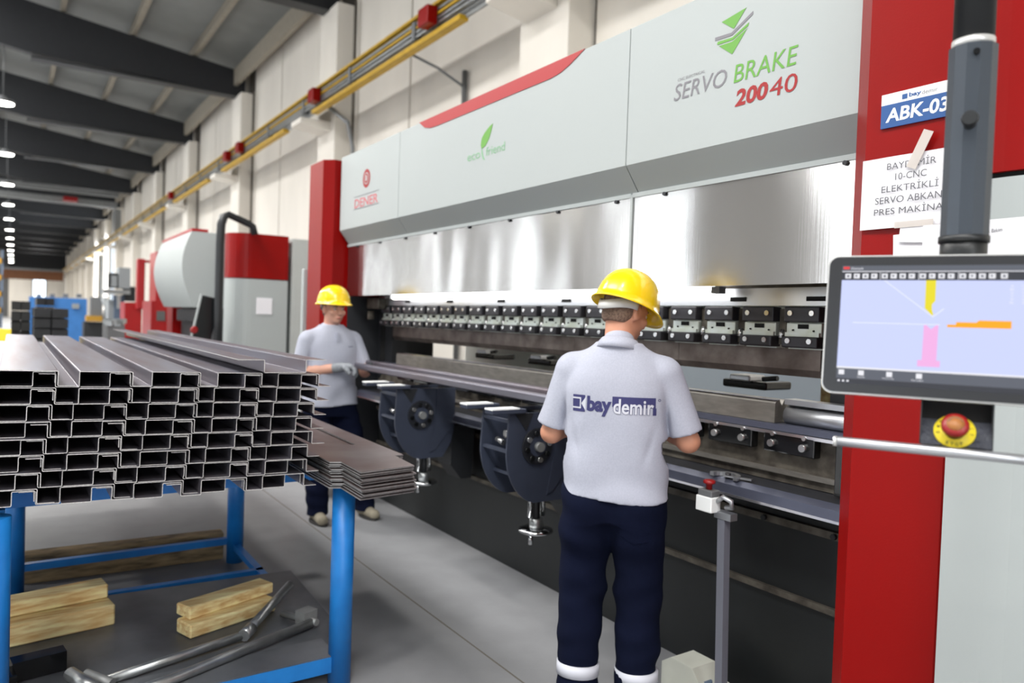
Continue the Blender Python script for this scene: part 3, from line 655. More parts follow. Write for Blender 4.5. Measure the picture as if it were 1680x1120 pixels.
# ---- pedal stand
t = thing('foot_pedal_stand', (-1.9, 2.35, 0), 'foot pedal stand with grey post and small red emergency button box', 'foot pedal')
MB().prism([(-2.25, 0), (-2.25, .12), (-2.20, .155), (-2.08, .155), (-2.03, .10), (-1.89, .08), (-1.87, 0)], 1, 2.36, 2.50).build('pedal_housing', 'pedal', t)
MB().tube([(-2.04, 2.41, .07), (-2.04, 2.41, .11)], .022, 12).build('pedal_knob', 'far_bluegrey', t)
MB().obox((-1.99, 2.43, .08), .06, .055, .005).build('pedal_plate', 'pedal', t)
MB().obox((-1.885, 2.3, .42), .017, .017, .44, (1, 0, 0), (0, 1, 0), (-.03, 0, 1)).build('post', 'post_grey', t)
MB().box(-1.98, -1.8, 2.25, 2.5, 0, .012).build('foot_plate', 'frame_black', t)
c = MB().box(-1.995, -1.915, 2.245, 2.30, .855, .915, .004).build('control_box', 'sign_white', t)
MB().box(-1.99, -1.92, 2.25, 2.30, .905, .94, .004).build('box_top', 'lamp_body', c)
bt = MB().lathe([(.012, 0), (.012, .02), (.024, .024), (.024, .034), (.016, .038)], (-1.955, 2.275, .94), seg=14).build('emergency_button', 'estop_red', c)
MB().box(-1.93, -1.85, 2.28, 2.32, .835, .862).tube([(-1.915, 2.28, .90), (-1.88, 2.27, .925), (-1.845, 2.275, .915), (-1.845, 2.28, .89), (-1.88, 2.29, .882)], .010, 8).build('bracket', 'alu', t)
# ---- sign and papers on the right column
t = thing('machine_sign', (-1.147, 2.146, 2.18), 'blue and white machine number sign on the red column', 'sign')
MB().box(-1.247, -1.012, 2.143, 2.149, 2.182, 2.25).build('blue_band', 'sign_blue', t); MB().box(-1.247, -1.012, 2.143, 2.149, 2.25, 2.282).build('white_band', 'sign_white', t)
plate_text('lettering', 'ABK-03', -1.232, 2.197, -1.055, 2.238, 'sign_white', bold=.025, shear=.1, par=t, y=2.1425)
plate_text('lettering', 'bay', -1.165, 2.256, -1.13, 2.272, 'sign_blue', bold=.03, par=t, y=2.1425); plate_text('lettering', 'demir', -1.128, 2.258, -1.085, 2.270, 'logo_grey', par=t, y=2.1425)
MB().box(-1.185, -1.170, 2.142, 2.143, 2.257, 2.271).build('badge', 'sign_blue', t)
t = thing('printed_notice', (-1.15, 2.145, 1.88), 'white printed notice taped to the red column beside the pole', 'paper')
pg = []
for i in range(9):
    x = -1.296+.297*i/8; pg.append((x, 2.1445-.007*math.sin(i/8*math.pi)**2*(.4+.3*math.sin(i))))
vs = [(x, y-.003, 1.884) for x, y in pg]+[(x, y-.002, 2.094) for x, y in pg]+[(x, y-.004, 1.884) for x, y in pg]+[(x, y-.003, 2.094) for x, y in pg]
MB().poly(vs, [(i, i+1, 10+i, 9+i) for i in range(8)]+[(19+i, 18+i, 27+i, 28+i) for i in range(8)]).build('sheet', 'paper', t)
for i, (tx, a, b_) in enumerate((('BAYDEMİR', -1.216, -1.075), ('10-CNC', -1.190, -1.100), ('ELEKTRİKLİ', -1.230, -1.066), ('SERVO ABKANT', -1.248, -1.036), ('PRES MAKİNASI', -1.250, -1.030))):
    plate_text('lettering', tx, a, 2.055-i*.033, b_, 2.075-i*.033+(.0055 if 'İ' in tx else 0), 'print_grey', bold=.0, par=t, y=2.1345)
MB().obox((-1.122, 2.1335, 2.10), .015, .0006, .055, (.9, 0, -.4), (0, 1, 0), (.42, 0, .9)).build('tape', 'tape', t)
MB().obox((-1.13, 2.1335, 1.89), .055, .0006, .009).build('tape', 'tape', t)
for i, (x0, x1, z0, z1, r, l) in enumerate(((-1.19, -1.07, 1.79, 1.865, .04, 'blank white sheet tucked left of the pole collar'), (-1.08, -.80, 1.74, 1.876, 0, 'wide white sheet with handwriting pinned behind the screen, right of the pole'),
                                         (-1.17, -1.05, 1.835, 1.883, -.08, 'small white slip just under the printed notice'))):
    o = MB().obox(((x0+x1)/2, 2.095-.003*i if i == 1 else 2.142-.003*i, (z0+z1)/2), (x1-x0)/2, .001, (z1-z0)/2, (1, 0, r), (0, 1, 0), (-r, 0, 1)).build('paper_note', 'paper', None)
    tag(o, l, 'paper')
    if i == 1:
        s = MB(); text_on(s, 'Gunluk Bakim', (-.94, 2.0905, 1.84), (.06, 0, .003), (0, 0, .010)); s.build('handwriting', 'print_grey', o)
# ================================================================== CONTROL PANEL
t_ = math.radians(8)
mu = _n([.892, .451, 0]); nh = np.array([mu[1], -mu[0], 0]); mup = np.array([0, 0, 1])*math.cos(t_)-nh*math.sin(t_); mn = np.cross(mu, mup)
MP0 = np.array([-.892, 1.368, 1.725])
Mm = Matrix([[mu[i], mup[i], mn[i], MP0[i]] for i in range(3)]+[[0, 0, 0, 1]])
cp = thing('control_panel', (-.72, 1.54, 1.45), 'touch screen control panel hanging from a thick grey pole at right', 'control panel')
def CP(n, mb, m, par=None):
    bmesh.ops.transform(mb.bm, matrix=Mm, verts=mb.bm.verts); return mb.build(n, m, par or cp)
def rrect(x0, x1, y0, y1, r, n=5):
    out = []
    for cx, cy, a0 in ((x1-r, y1-r, 0), (x0+r, y1-r, 90), (x0+r, y0+r, 180), (x1-r, y0+r, 270)):
        out += [(cx+r*math.cos(math.radians(a0+90*k/n)), cy+r*math.sin(math.radians(a0+90*k/n))) for k in range(n+1)]
    return out
W = .475
CP('rim', MB().prism(rrect(0, W, -.276, 0, .02), 2, -.03, -.001), 'silver_rim')
CP('bezel', MB().prism(rrect(.003, W-.003, -.273, -.003, .018), 2, -.004, .001), 'bezel')
CP('back_box', MB().prism(rrect(.03, W-.03, -.25, -.02, .02), 2, -.075, -.03), 'pole_black')
sc = CP('screen', MB().prism([(.027, -.021), (.448, -.021), (.448, -.255), (.027, -.255)], 2, .0008, .0012), 'ui_canvas')
def UI(n, x0, x1, y0, y1, m, z=.0016): return CP(n, MB().prism([(x0, y0), (x1, y0), (x1, y1), (x0, y1)], 2, .0011, z), m, sc)
UI('title_bar', .027, .448, -.032, -.021, 'ui_bar'); UI('tool_bar', .027, .448, -.05, -.0335, 'ui_dark'); UI('divider', .027, .448, -.0335, -.032, 'ui_white', .0014)
UI('divider', .027, .448, -.226, -.2225, 'ui_white'); UI('status_bar', .027, .448, -.246, -.226, 'ui_bar'); UI('task_bar', .027, .448, -.255, -.246, 'ui_dark')
UI('logo_mark', .029, .040, -.028, -.023, 'ui_red', .002)
s = MB(); text_on(s, 'Otomatik', (.043, -.029, .0019), (.022, 0, 0), (0, .005, 0)); CP('lettering', s, 'ui_white', sc)
for i in range(17):
    x = .033+i*.0155+(i//4)*.003
    UI('tool_icon', x, x+.0105, -.0465, -.037, 'ui_white', .0018)
    CP('icon_glyph', MB().prism([(x+.003, -.044), (x+.0075, -.0415), (x+.003, -.039)] if i % 2 else [(x+.003, -.044), (x+.0075, -.044), (x+.0075, -.040), (x+.003, -.040)], 2, .0018, .002), 'ui_bar', sc)
for x in (.095, .161, .226, .331): UI('divider', x, x+.0008, -.0495, -.034, 'ui_white', .0018)
CP('tool_profile', MB().prism([(.174, -.05), (.191, -.05), (.191, -.09), (.186, -.096), (.186, -.106), (.189, -.117), (.186, -.117), (.174, -.104)], 2, .0011, .0016), 'ui_yellow', sc)
CP('sheet_line', MB().prism([(.102, -.05), (.104, -.05), (.188, -.119), (.205, -.104), (.206, -.105), (.188, -.121), (.186, -.119)], 2, .0011, .0018), 'ui_line', sc)
UI('sheet_line', .051, .20, -.1355, -.1343, 'ui_line', .0018)
CP('gauge_profile', MB().prism([(.212, -.134), (.226, -.134), (.226, -.129), (.258, -.129), (.262, -.125), (.312, -.125), (.312, -.139), (.212, -.139)], 2, .0011, .0016), 'ui_orange', sc)
CP('die_profile', MB().prism([(.174, -.136), (.178, -.136), (.186, -.144), (.194, -.136), (.198, -.136), (.197, -.203), (.203, -.203), (.203, -.215), (.166, -.215), (.166, -.203), (.173, -.203)], 2, .0011, .0016), 'ui_pink', sc)
for i, x in enumerate((.031, .066, .115, .165)): UI('menu_icon', x, x+.010, -.2385, -.229, 'ui_white', .0019)
for i, (x, tx) in enumerate(((.064, 'Teknik'), (.108, 'Malzeme bilgi'), (.158, 'Parcalar'))):
    s = MB(); text_on(s, tx, (x, -.2435, .0019), (.02 if i else .014, 0, 0), (0, .003, 0)); CP('lettering', s, 'ui_white', sc)
for i in range(3): UI('task_icon', .030+i*.008, .034+i*.008, -.2525, -.249, 'ui_white', .0019)
s = MB()
for i in range(6):
    text_on(s, 'ABXYZR'[i], (.308, -.062-i*.0062, .0019), (.006, 0, 0), (0, .0035, 0)); text_on(s, '%d.%02d' % (120+i*37, i*13), (.326, -.062-i*.0062, .0019), (.016, 0, 0), (0, .0035, 0))
CP('readout', s, 'ui_white', sc)
# pole
PX, PY = -.722, 1.553
MB().tube([(PX, PY, 2.145), (PX, PY, 3.4)], .036, 28).build('upper_pole', 'pole_black', cp)
MB().tube([(PX, PY, 2.135), (PX, PY, 2.15)], .0375, 28).build('pole_ring', 'silver_rim', cp)
MB().prism([(PX+.043*math.cos(a), PY+.043*math.sin(a)) for a in [math.pi*k/6+.2 for k in range(12)]], 2, 1.765, 2.135).build('pole_sleeve', 'pole_sleeve', cp)
MB().tube([(PX, PY, 1.70), (PX, PY, 1.77)], .041, 28).build('lower_collar', 'pole_black', cp).data.materials[0] = MATS['pole_black']
MB().tube([(PX, PY, 1.755), (PX, PY, 1.768)], .0445, 28).build('collar_ring', 'pole_black', cp)
kd = Vector(_n([.42, -.9, 0])); kc = Vector((PX, PY, 1.985))
def kn(dz, dx): return kc+Vector((0, 0, dz))+Vector((.9, .42, 0))*dx
MB().tube([kc+kd*.035+Vector((0, 0, -.006)), kc+kd*.06+Vector((0, 0, -.004))], .011, 14).tube([kc+kd*.058, kc+kd*.068], [.015, .013], 16).build('clamp_knob', 'pole_black', cp)
MB().tube([kn(.13, .006)+kd*.038, kn(.13, .006)+kd*.048], .006, 10).build('set_screw', 'black_gloss', cp)
# button panel under the screen, pitched up
def quad_box(mb, pts, th, nrm):
    v = [Vector(p) for p in pts]; n_ = Vector(nrm)*th
    mb.poly(v+[p-n_ for p in v], [(0, 1, 2, 3), (7, 6, 5, 4), (0, 4, 5, 1), (1, 5, 6, 2), (2, 6, 7, 3), (3, 7, 4, 0)]); return mb
CP('button_recess', MB().box(.177, .291, -.312, -.27, -.05, -.03), 'black_hole')
CP('side_cheek', MB().box(.1755, .178, -.358, -.272, -.05, -.012), 'pole_black'); CP('side_cheek', MB().box(.290, .2925, -.366, -.272, -.05, -.012), 'pole_black')
bpn = CP('button_panel', quad_box(MB(), [(.178, -.358, -.006), (.290, -.358, -.006), (.290, -.306, -.032), (.178, -.306, -.032)], .03, (0, .447, .894)), 'textured_black')
bc = Vector((.232, -.331, -.019)); bn = Vector((0, .447, .894)).normalized(); bu = Vector((1, 0, 0)); bv = bn.cross(bu)
ring = CP('button_ring', MB().lathe([(.034, 0), (.034, .0025), (.001, .0025)], bc, bn, 40), 'estop_yellow', bpn)
bt = CP('emergency_button', MB().lathe([(.012, 0), (.015, .012), (.021, .016), (.023, .022), (.022, .029), (.017, .032), (.001, .0325)], bc, bn, 32), 'estop_red', bpn)
CP('button_base', MB().lathe([(.017, .002), (.016, .010), (.012, .010)], bc, bn, 28), 'frame_black', bpn)
CP('button_label', MB().lathe([(.0145, .0322), (.0145, .0332), (.001, .0332)], bc, bn, 28), 'estop_orange', bpn)
def arc_text(body, c, nn, uu, vv, R, a0, a1, h, lift, m, inward=False):
    n = len(body)
    for i, ch in enumerate(body):
        if ch == ' ': continue
        a = math.radians(a0+(a1-a0)*(i/(max(1, n-1)))); rad = uu*math.cos(a)+vv*math.sin(a); tan = uu*math.sin(a)-vv*math.cos(a)
        if inward: rad_, tan_ = -rad, -tan
        else: rad_, tan_ = rad, tan
        p = c+nn*lift+rad*R-rad_*(h/2)-tan_*(h*.35); s_ = MB(); text_on(s_, ch, p, tan_*h*.7, rad_*h, bold=.01); CP('lettering', s_, m, bpn)
arc_text('EMERGENCY', bc, bn, bu, bv, .0275, 190, -10, .006, .0028, 'print_dark')
arc_text('STOP', bc, bn, bu, bv, .0275, 245, 295, .007, .0028, 'print_dark', True)
arc_text('EMERGENCY', bc, bn, bu, bv, .0115, 160, 20, .003, .0335, 'print_grey')
# handle bar
CP('handle_bar', MB().tube([(.032, -.370, .012), (.44, -.370, .012)], .0092, 20), 'alu'); CP('handle_cap', MB().tube([(.030, -.370, .012), (.036, -.370, .012)], .0095, 20), 'silver_rim')
CP('handle_bracket', MB().box(.19, .28, -.3695, -.366, -.05, .012), 'pole_black')
# ================================================================== BACKGROUND MACHINES
def slab(x, p0, p1, q0, q1, depth, name, m, par=None, bev=0, q0z=None):
    """box whose near face lies in the plane X = x between two columns and rows of sight"""
    a = on(p0, (q0+q1)/2, 0, x)[1]; b_ = on(p1, (q0+q1)/2, 0, x)[1]
    z1 = on((p0+p1)/2, q0, 0, x)[2]; z0 = 0 if q1 is None else on((p0+p1)/2, q1, 0, x)[2]
    return MB().box(x-depth, x, min(a, b_), max(a, b_), max(0, z0), z1, bev).build(name, m, par)
def slabf(x, p0, p1, q0, depth, name, m, par=None, bev=0, z0=0):
    a = on(p0, q0, 0, x)[1]; b_ = on(p1, q0, 0, x)[1]; z1 = on((p0+p1)/2, q0, 0, x)[2]
    return MB().box(x-depth, x, a, b_, z0, z1, bev).build(name, m, par)
m2 = thing('press_brake', (-11, 2.5, 0), 'second red and white press brake with curved white ram, behind the far worker', 'press brake')
MB().prism([(-9.62, 2.85), (-9.62, 2.16)]+[(-9.55+.25*math.sin(a), 2.41-.25*math.cos(a)) for a in [math.pi/2*k/8 for k in range(9)]]+[(-9.3, 2.85)], 2, 0, 1.985).build('side_cover', 'white_paint', m2)
MB().prism([(-9.62, 2.85), (-9.62, 2.16)]+[(-9.55+.25*math.sin(a), 2.41-.25*math.cos(a)) for a in [math.pi/2*k/8 for k in range(9)]]+[(-9.3, 2.85)], 2, 1.995, 2.54).build('top_cover', 'red_paint', m2)
rc = MB().prism([(1.98-.19*math.sin(math.pi*(.14+.80*k/14))**1.0+.045*0, 2.60-.98*k/14) for k in range(15)]+[(2.6, 1.62), (2.6, 2.6)], 0, -12.6, -10.3)
for q in rc.bm.faces: q.smooth = len(q.verts) == 4
rc = rc.build('ram_cover', 'white_paint', m2)
rc.data.set_sharp_from_angle(angle=math.radians(30)) if hasattr(rc.data, 'set_sharp_from_angle') else None
MB().prism([(1.90, 2.605), (2.1, 2.605), (2.1, 2.64), (1.90, 2.64)], 0, -12.6, -10.3).build('red_stripe', 'stripe_red', m2)
MB().box(-10.35, -9.63, 2.4, 2.9, 0, 2.3).build('column', 'frame_black', m2)
slabf(-12.8, 285, 309, 414, .5, 'column', 'red_paint', m2)
slab(-12.78, 284.5, 288, 414, 500, .1, 'column_trim', 'white_paint', m2)
MB().box(-12.6, -10.3, 2.05, 2.6, 0, .95).box(-12.6, -10.3, 2.2, 2.6, .95, 1.62).build('bed', 'frame_black', m2)
for i in range(12): bx('punch_clamp', -12.4+i*.17, -12.27+i*.17, 2.1, 2.2, 1.42, 1.6, 'clamp_black', m2)
MB().box(-9.26, -9.24, 2.30, 2.31, 0, .01).build('x', 'white_paint', m2) if False else None
pa = [on(359, 560, 0, -9.2), on(358, 520, 0, -9.2), on(361, 400, 0, -9.2), on(363, 368, 0, -9.2), on(367, 356, 0, -9.2), on(375, 352, 0, -9.2), on(408, 367, 0, -9.2), on(415, 372, 0, -9.2), on(418, 385, 0, -9.2)]
pa[0][2] = .7
t = thing('pendant_arm', (-9.6, 2.0, .7), 'black bent tube arm with small tilted panel beside the second press brake', 'control arm')
MB().tube([tuple(p) for p in pa], [.05]*5+[.042]*4, 12).build('arm_tube', 'pole_black', t)
c = on(325, 520, 0, -9.3); MB().obox(tuple(c), .02, .03, .27, (1, 0, 0), (0, 1, -.2), (0, .2, 1)).build('panel_rim', 'white_paint', t)
c = on(338, 522, 0, -9.3); MB().obox(tuple(c), .03, .10, .25, (1, 0, 0), (0, 1, -.2), (0, .2, 1)).build('panel', 'black_gloss', t)
c = on(318, 541, 0, -9.2); MB().lathe([(.03, 0), (.045, .02), (.03, .04)], tuple(c), (1, 0, 0), 12).build('button', 'estop_red', t)
o = MB().box(-9.9, -9.3, 2.90, 3.55, 0, 2.52).build('electric_cabinet', 'grey_white'); tag(o, 'tall plain grey electric cabinet right of the red and white cover', 'cabinet')
MB().box(-9.3, -9.29, 2.93, 3.5, .1, 1.93).build('cabinet_door', 'grey_white', o); MB().box(-9.29, -9.27, 3.04, 3.10, 1.6, 1.78).build('warning_plate', 'tape', o)
o = MB().box(-9.298, -9.29, 2.47, 2.66, 1.56, 1.76).build('paper_pocket', 'paper'); tag(o, 'white paper pocket on the side cover of the second machine', 'paper')
for i in range(6):
    pass
o = thing('tool_cart', (-8.6, 1.7, 0), 'low dark cart of loose tools in front of the second press brake', 'cart')
MB().box(-9.0, -8.2, 1.35, 1.8, .7, .78).build('tray', 'frame_black', o); MB().box(-8.95, -8.25, 1.4, 1.75, 0, .70).build('cabinet', 'frame_black', o)
for i in range(8): MB().box(-8.98+i*.09, -8.92+i*.09, 1.4, 1.7, .78, .86+.05*(i % 3)).build('tool', 'galv_dull' if i % 2 else 'clamp_black', o)
m3 = thing('red_machine', (-16, 3, 0), 'dark red machine column with wider lower box left of the curved white ram', 'machine')
slab(-16, 257, 289, 413, 494, .9, 'upper_column', 'red_far', m3); slabf(-15.6, 249, 287, 494, 1.2, 'lower_box', 'red_far', m3)
slab(-15.98, 256, 260, 413, 494, .1, 'column_trim', 'stripe_red', m3); slabf(-15.58, 248, 251, 494, .1, 'box_trim', 'stripe_red', m3)
slab(-15.58, 257, 271, 510, 526, .05, 'vent_plate', 'concrete_dark', m3)
m4 = thing('red_guard_machine', (-19, 3, 0), 'red machine with slim curved guard, furthest of the red machines', 'machine')
slab(-19, 225, 238, 424, 507, .25, 'guard', 'stripe_red', m4, .03); slabf(-19.3, 205, 233, 496, .9, 'lower_box', 'red_far', m4)
slab(-18.9, 236, 258, 427, 431, .1, 'tie_bar', 'stripe_red', m4)
t = thing('milling_machine', (-23, 3, 0), 'grey milling machine with box head and pale table arm left of the red machines', 'machine')
slab(-23, 195, 214, 439, 473, .7, 'head', 'far_grey', t); slab(-23.1, 179, 194, 448, 472, .4, 'motor', 'frame_black', t); slab(-23.0, 183, 192, 452, 470, .05, 'motor_face', 'far_grey', t)
slab(-22.9, 170, 214, 475, 482, .5, 'arm', 'galv_dull', t); slabf(-23.2, 188, 204, 484, .6, 'column', 'far_bluegrey', t); slabf(-23.3, 178, 189, 492, .6, 'column_side', 'far_grey', t)
slab(-23.1, 205, 222, 470, 494, .5, 'drive_box', 'frame_black', t); slab(-22.7, 193, 198, 484, 506, .2, 'spindle', 'galv', t)
t = thing('folding_machine', (-27, 2.6, 0), 'grey folding machine with ochre base beside the blue cabinet', 'machine')
slab(-27, 149, 168, 487, 518, .5, 'blade', 'lamp_body', t); slab(-26.8, 142, 168, 518, 527, .6, 'ledge', 'ochre', t); slabf(-27.1, 138, 172, 528, .8, 'base', 'frame_black', t)
a = on(172, 500, 0, -26.9); MB().tube([tuple(on(170, 488, 0, -26.9)), tuple(on(176, 505, 0, -26.9)), tuple(on(170, 528, 0, -26.9))], .09, 8).build('side_arm', 'far_grey', t)
t = thing('blue_cabinet', (-32, 1.5, 0), 'large blue machine cabinet below the far bright window', 'cabinet')
slabf(-32, 48, 90, 487, .9, 'left_unit', 'machine_blue', t); slabf(-32.1, 89, 143, 489, .9, 'right_unit', 'machine_blue', t); slab(-31.95, 118, 130, 498, 506, .1, 'plate', 'far_grey', t)
for i in range(4): slab(-32.3, 60+i*22, 68+i*22, 482, 488, .3, 'top_fitting', 'lamp_body', t)
def bundle(x, p0, p1, q0, n, label):
    t = thing('profile_bundle', (x, on((p0+p1)/2, 520, 0, x)[1], 0), label, 'steel bundle')
    a = on(p0, q0, 0, x)[1]; b_ = on(p1, q0, 0, x)[1]; z1 = on((p0+p1)/2, q0, 0, x)[2]; bx('pallet', x-1.6, x, a, b_, 0, .12, 'timber_dirty', t)
    nz_ = max(3, int((z1-.12)/.14)); nyy = max(2, int((b_-a)/.16)); s = MB()
    for i in range(nz_):
        for j in range(nyy):
            y = a+(b_-a)*(j+.5)/nyy; z = .12+(z1-.12)*(i+.5)/nz_; hy, hz = (b_-a)/nyy*.46, (z1-.12)/nz_*.44
            s.box(x-1.6+rnd.random()*.05, x-rnd.random()*.06, y-hy, y+hy, z-hz, z+hz)
    o = s.build('profile_stack', 'dark_stock', t); o['kind'] = 'stuff'
bundle(-13, 18, 51, 493, 5, 'dark bundle of stacked steel profiles, left one before the blue cabinet')
bundle(-12, 55, 114, 505, 5, 'wide dark bundle of stacked steel profiles, right one before the blue cabinet')
bundle(-15, 60, 90, 488, 5, 'smaller dark bundle of steel profiles rising behind the wide bundle')
t = thing('storage_rack', (-60, -1, 0), 'tall storage rack with ochre beams at the far left', 'rack')
for i in range(4): bx('rack_beam', -60.1, -60, -5, -.62, 1.0+i*1.1, 1.35+i*1.1, 'ochre', t)
bx('rack_back', -61.4, -61.3, -5, -.62, 0, 5.2, 'concrete_dark', t); bx('rack_post', -60.2, -60, -.70, -.60, 0, 5.2, 'far_bluegrey', t)
t = thing('scrap_bin', (-11, -.2, 0), 'pale bin with yellow edge at the left border behind the profile pile', 'bin')
MB().box(-11.8, -11, -1.2, .03, 0, .86).build('body', 'sign_white', t); MB().box(-11.9, -11.8, -1.2, -.02, 0, 1.25).build('yellow_back', 'estop_yellow', t)
t = thing('small_parts_crate', (-14, 3.2, 0), 'crate of small bright metal parts left of the red machine base', 'crate')
slabf(-14.5, 176, 205, 534, .8, 'crate_body', 'lamp_body', t); s = MB()
for i in range(26):
    a = on(178+rnd.random()*25, 533, 0, -14.5); s.obox((a[0]-rnd.random()*.5, a[1], a[2]+.02+rnd.random()*.05), .05, .03, .04, (rnd.random(), 1, 0), (-1, rnd.random(), 0))
s.build('metal_parts', 'galv', t)['kind'] = 'stuff'
# ================================================================== TABLE
TB = thing('steel_table', (-3.9, .6, 0), 'blue painted steel table carrying the pile of bent profiles', 'table')
for x, y, r in ((-2.99, 1.18, .048), (-4.8, 1.18, .05), (-3.0, -.045, .05), (-4.8, .02, .05)):
    l = MB().tube([(x, y, 0), (x, y, .858)], r, 24).build('leg', 'blue_paint', TB)
for x in (-3.5, -4.1, -4.75): bx('cross_bar', x-.03, x+.03, -.1, 1.34, .775, .86, 'blue_paint', TB)
for y in (-.045, 1.18): bx('side_bar', -4.83, -3.08, y-.03, y+.03, .825, .86, 'blue_paint', TB)
MB().poly([(-3.33, -.1, .862), (-3.33, 1.03, .862), (-3.33, 1.03, .872), (-3.33, -.1, .89), (-3.45, -.1, .862), (-3.45, 1.03, .862), (-3.45, 1.03, .872), (-3.45, -.1, .89)],
          [(0, 1, 2, 3), (7, 6, 5, 4), (3, 2, 6, 7), (0, 4, 5, 1), (0, 3, 7, 4), (1, 5, 6, 2)]).build('packer', 'blue_paint', TB)
bx('lower_rail', -4.83, -4.79, .02, 1.18, .115, .155, 'blue_paint', TB); bx('lower_rail', -4.26, -4.22, -.05, 1.2, .085, .12, 'blue_paint', TB)
bx('lower_rail', -4.8, -2.99, 1.16, 1.20, .085, .12, 'blue_paint', TB); bx('lower_rail', -4.8, -3.0, -.06, -.02, .085, .12, 'blue_paint', TB)
bx('front_angle', -3.02, -2.97, -.04, 1.17, .06, .125, 'blue_paint', TB); bx('front_flange', -3.16, -2.975, -.04, 1.16, .125, .131, 'oily_sheet', TB)
tag(MB().poly([(-4.22, -.2, .121), (-3.2, -.2, .121), (-3.08, 1.27, .121), (-4.12, 1.32, .121), (-4.22, -.2, .124), (-3.2, -.2, .124), (-3.08, 1.27, .124), (-4.12, 1.32, .124)],
              [(3, 2, 1, 0), (4, 5, 6, 7), (0, 1, 5, 4), (1, 2, 6, 5), (2, 3, 7, 6), (3, 0, 4, 7)]).build('shelf_sheet', 'oily_sheet'), 'dark oily steel sheet lying on the lower rails of the blue table', 'sheet')
# timbers
def timber(a, b_, w, h, z, m, label, skew=0):
    a, b_ = Vector(a), Vector(b_); d = (b_-a).normalized(); s = Vector((-abs(d.y) if True else 0, d.x)); s = Vector((-d.y, d.x))
    if s.x > 0: s = -s
    o = MB(); c = [(a.x, a.y), (b_.x, b_.y), (b_.x+s.x*w, b_.y+s.y*w), (a.x+s.x*w, a.y+s.y*w)]
    V = [(x, y, z+rnd.uniform(-.002, .0)) for x, y in c]+[(x+skew, y, z+h+rnd.uniform(-.006, .004)) for x, y in c]
    o.poly(V, [(3, 2, 1, 0), (4, 5, 6, 7), (0, 1, 5, 4), (1, 2, 6, 5), (2, 3, 7, 6), (3, 0, 4, 7)])
    bmesh.ops.bevel(o.bm, geom=list(o.bm.edges), offset=.006, segments=1, affect='EDGES')
    return tag(o.build('timber_block', m), label, 'timber')
timber((-4.93, .04), (-4.88, 1.13), .09, .17, 0, 'timber_dirty', 'long dirty timber on the floor behind the back rail of the table')
timber((-3.70, -.12), (-3.77, .405), .13, .095, .125, 'timber', 'lower of the two timbers stacked under the table at left')
timber((-3.79, -.12), (-3.87, .385), .11, .065, .221, 'timber', 'upper of the two timbers stacked under the table at left')
timber((-3.44, .665), (-3.58, 1.08), .12, .06, .125, 'timber', 'lower of the two timbers stacked under the table, right pair')
timber((-3.50, .672), (-3.66, 1.09), .11, .055, .187, 'timber', 'upper of the two timbers stacked under the table, right pair')
t = thing('black_steel_block', (-3.42, .1, .125), 'small black welded steel bracket lying under the table at left', 'bracket')
MB().obox((-3.40, .10, .165), .035, .09, .038, (1, .15, 0), (-.15, 1, 0)).build('bracket_body', 'black_gloss', t)
MB().obox((-3.34, .01, .15), .05, .012, .03, (1, .15, 0), (-.15, 1, 0)).build('bracket_tab', 'black_gloss', t)
t = thing('folding_trestle', (-3.3, .7, .125), 'galvanised tube trestle folded and lying under the blue table', 'trestle')
def gal(n, pts, r, m='galv'): return MB().tube(pts, r, 12).build(n, m, t)
gal('tube_leg', [(-3.72, 1.19, .19), (-3.31, .875, .165)], .021); gal('tube_leg', [(-3.32, .88, .15), (-3.16, .30, .145)], .019)
gal('tube_leg', [(-3.30, 1.16, .15), (-3.04, .52, .15), (-2.98, .30, .15)], .021); gal('joint_collar', [(-3.34, .90, .165), (-3.29, .855, .158)], .027)
gal('cross_tube', [(-3.48, 1.08, .145), (-3.28, 1.18, .155)], .016, 'galv_dull'); MB().obox((-3.34, 1.15, .17), .03, .035, .03, (1, .4, 0), (-.4, 1, 0)).build('hinge', 'galv_dull', t)
gal('foot_tube', [(-3.26, .20, .16), (-3.10, .27, .15)], .026); gal('foot_tube', [(-3.22, .25, .165), (-3.12, .33, .15)], .018, 'galv_dull')
# sheet blanks at the right edge of the table
PL = [(-2.68, 1.123), (-2.715, 1.37), (-2.95, 1.392), (-2.955, 1.435), (-4.45, 1.47), (-4.45, 1.09), (-2.925, 1.088), (-2.906, 1.131)]
meshes = []
for i in range(12):
    jx, jy = rnd.uniform(-.012, .012)+(.02 if i < 5 else 0), rnd.uniform(-.006, .006)
    z = .861+i*.0093
    o = MB()
    if i == 11:                                # top blank with the long slot open at one side
        pts = PL[:4]+[(-3.27, 1.443), (-3.27, 1.40)]+[]
        a = [(-2.68, 1.123), (-2.715, 1.37), (-2.95, 1.392), (-2.955, 1.435), (-4.45, 1.47), (-4.45, 1.375), (-3.80, 1.36), (-3.285, 1.345), (-3.27, 1.295), (-3.80, 1.31), (-3.815, 1.27), (-4.45, 1.28), (-4.45, 1.09), (-2.925, 1.088), (-2.906, 1.131)]
        o.prism(a, 2, z, z+.006)
    else: o.prism(PL, 2, z, z+.0055)
    [setattr(q, 'material_index', 1) for q in o.bm.faces if abs(q.normal.z) < .5] if not o.bm.normal_update() else None
    b_ = o.build('steel_blank', ['plate_steel', 'plate_edge']); b_.location += Vector((jx if i < 11 else 0, jy if i < 11 else 0, 0))
    tag(b_, 'topmost flat steel blank with a long slot, beside the profile pile' if i == 11 else 'notched flat steel blank, %s in the pile at the right table edge' % ['lowest', 'second from the bottom', 'third from the bottom', 'fourth from the bottom', 'fifth from the bottom', 'sixth from the bottom', 'sixth from the top', 'fifth from the top', 'fourth from the top', 'third from the top', 'second from the top'][i], 'steel sheet', 'flat steel blanks on the table edge')
    if i: pass
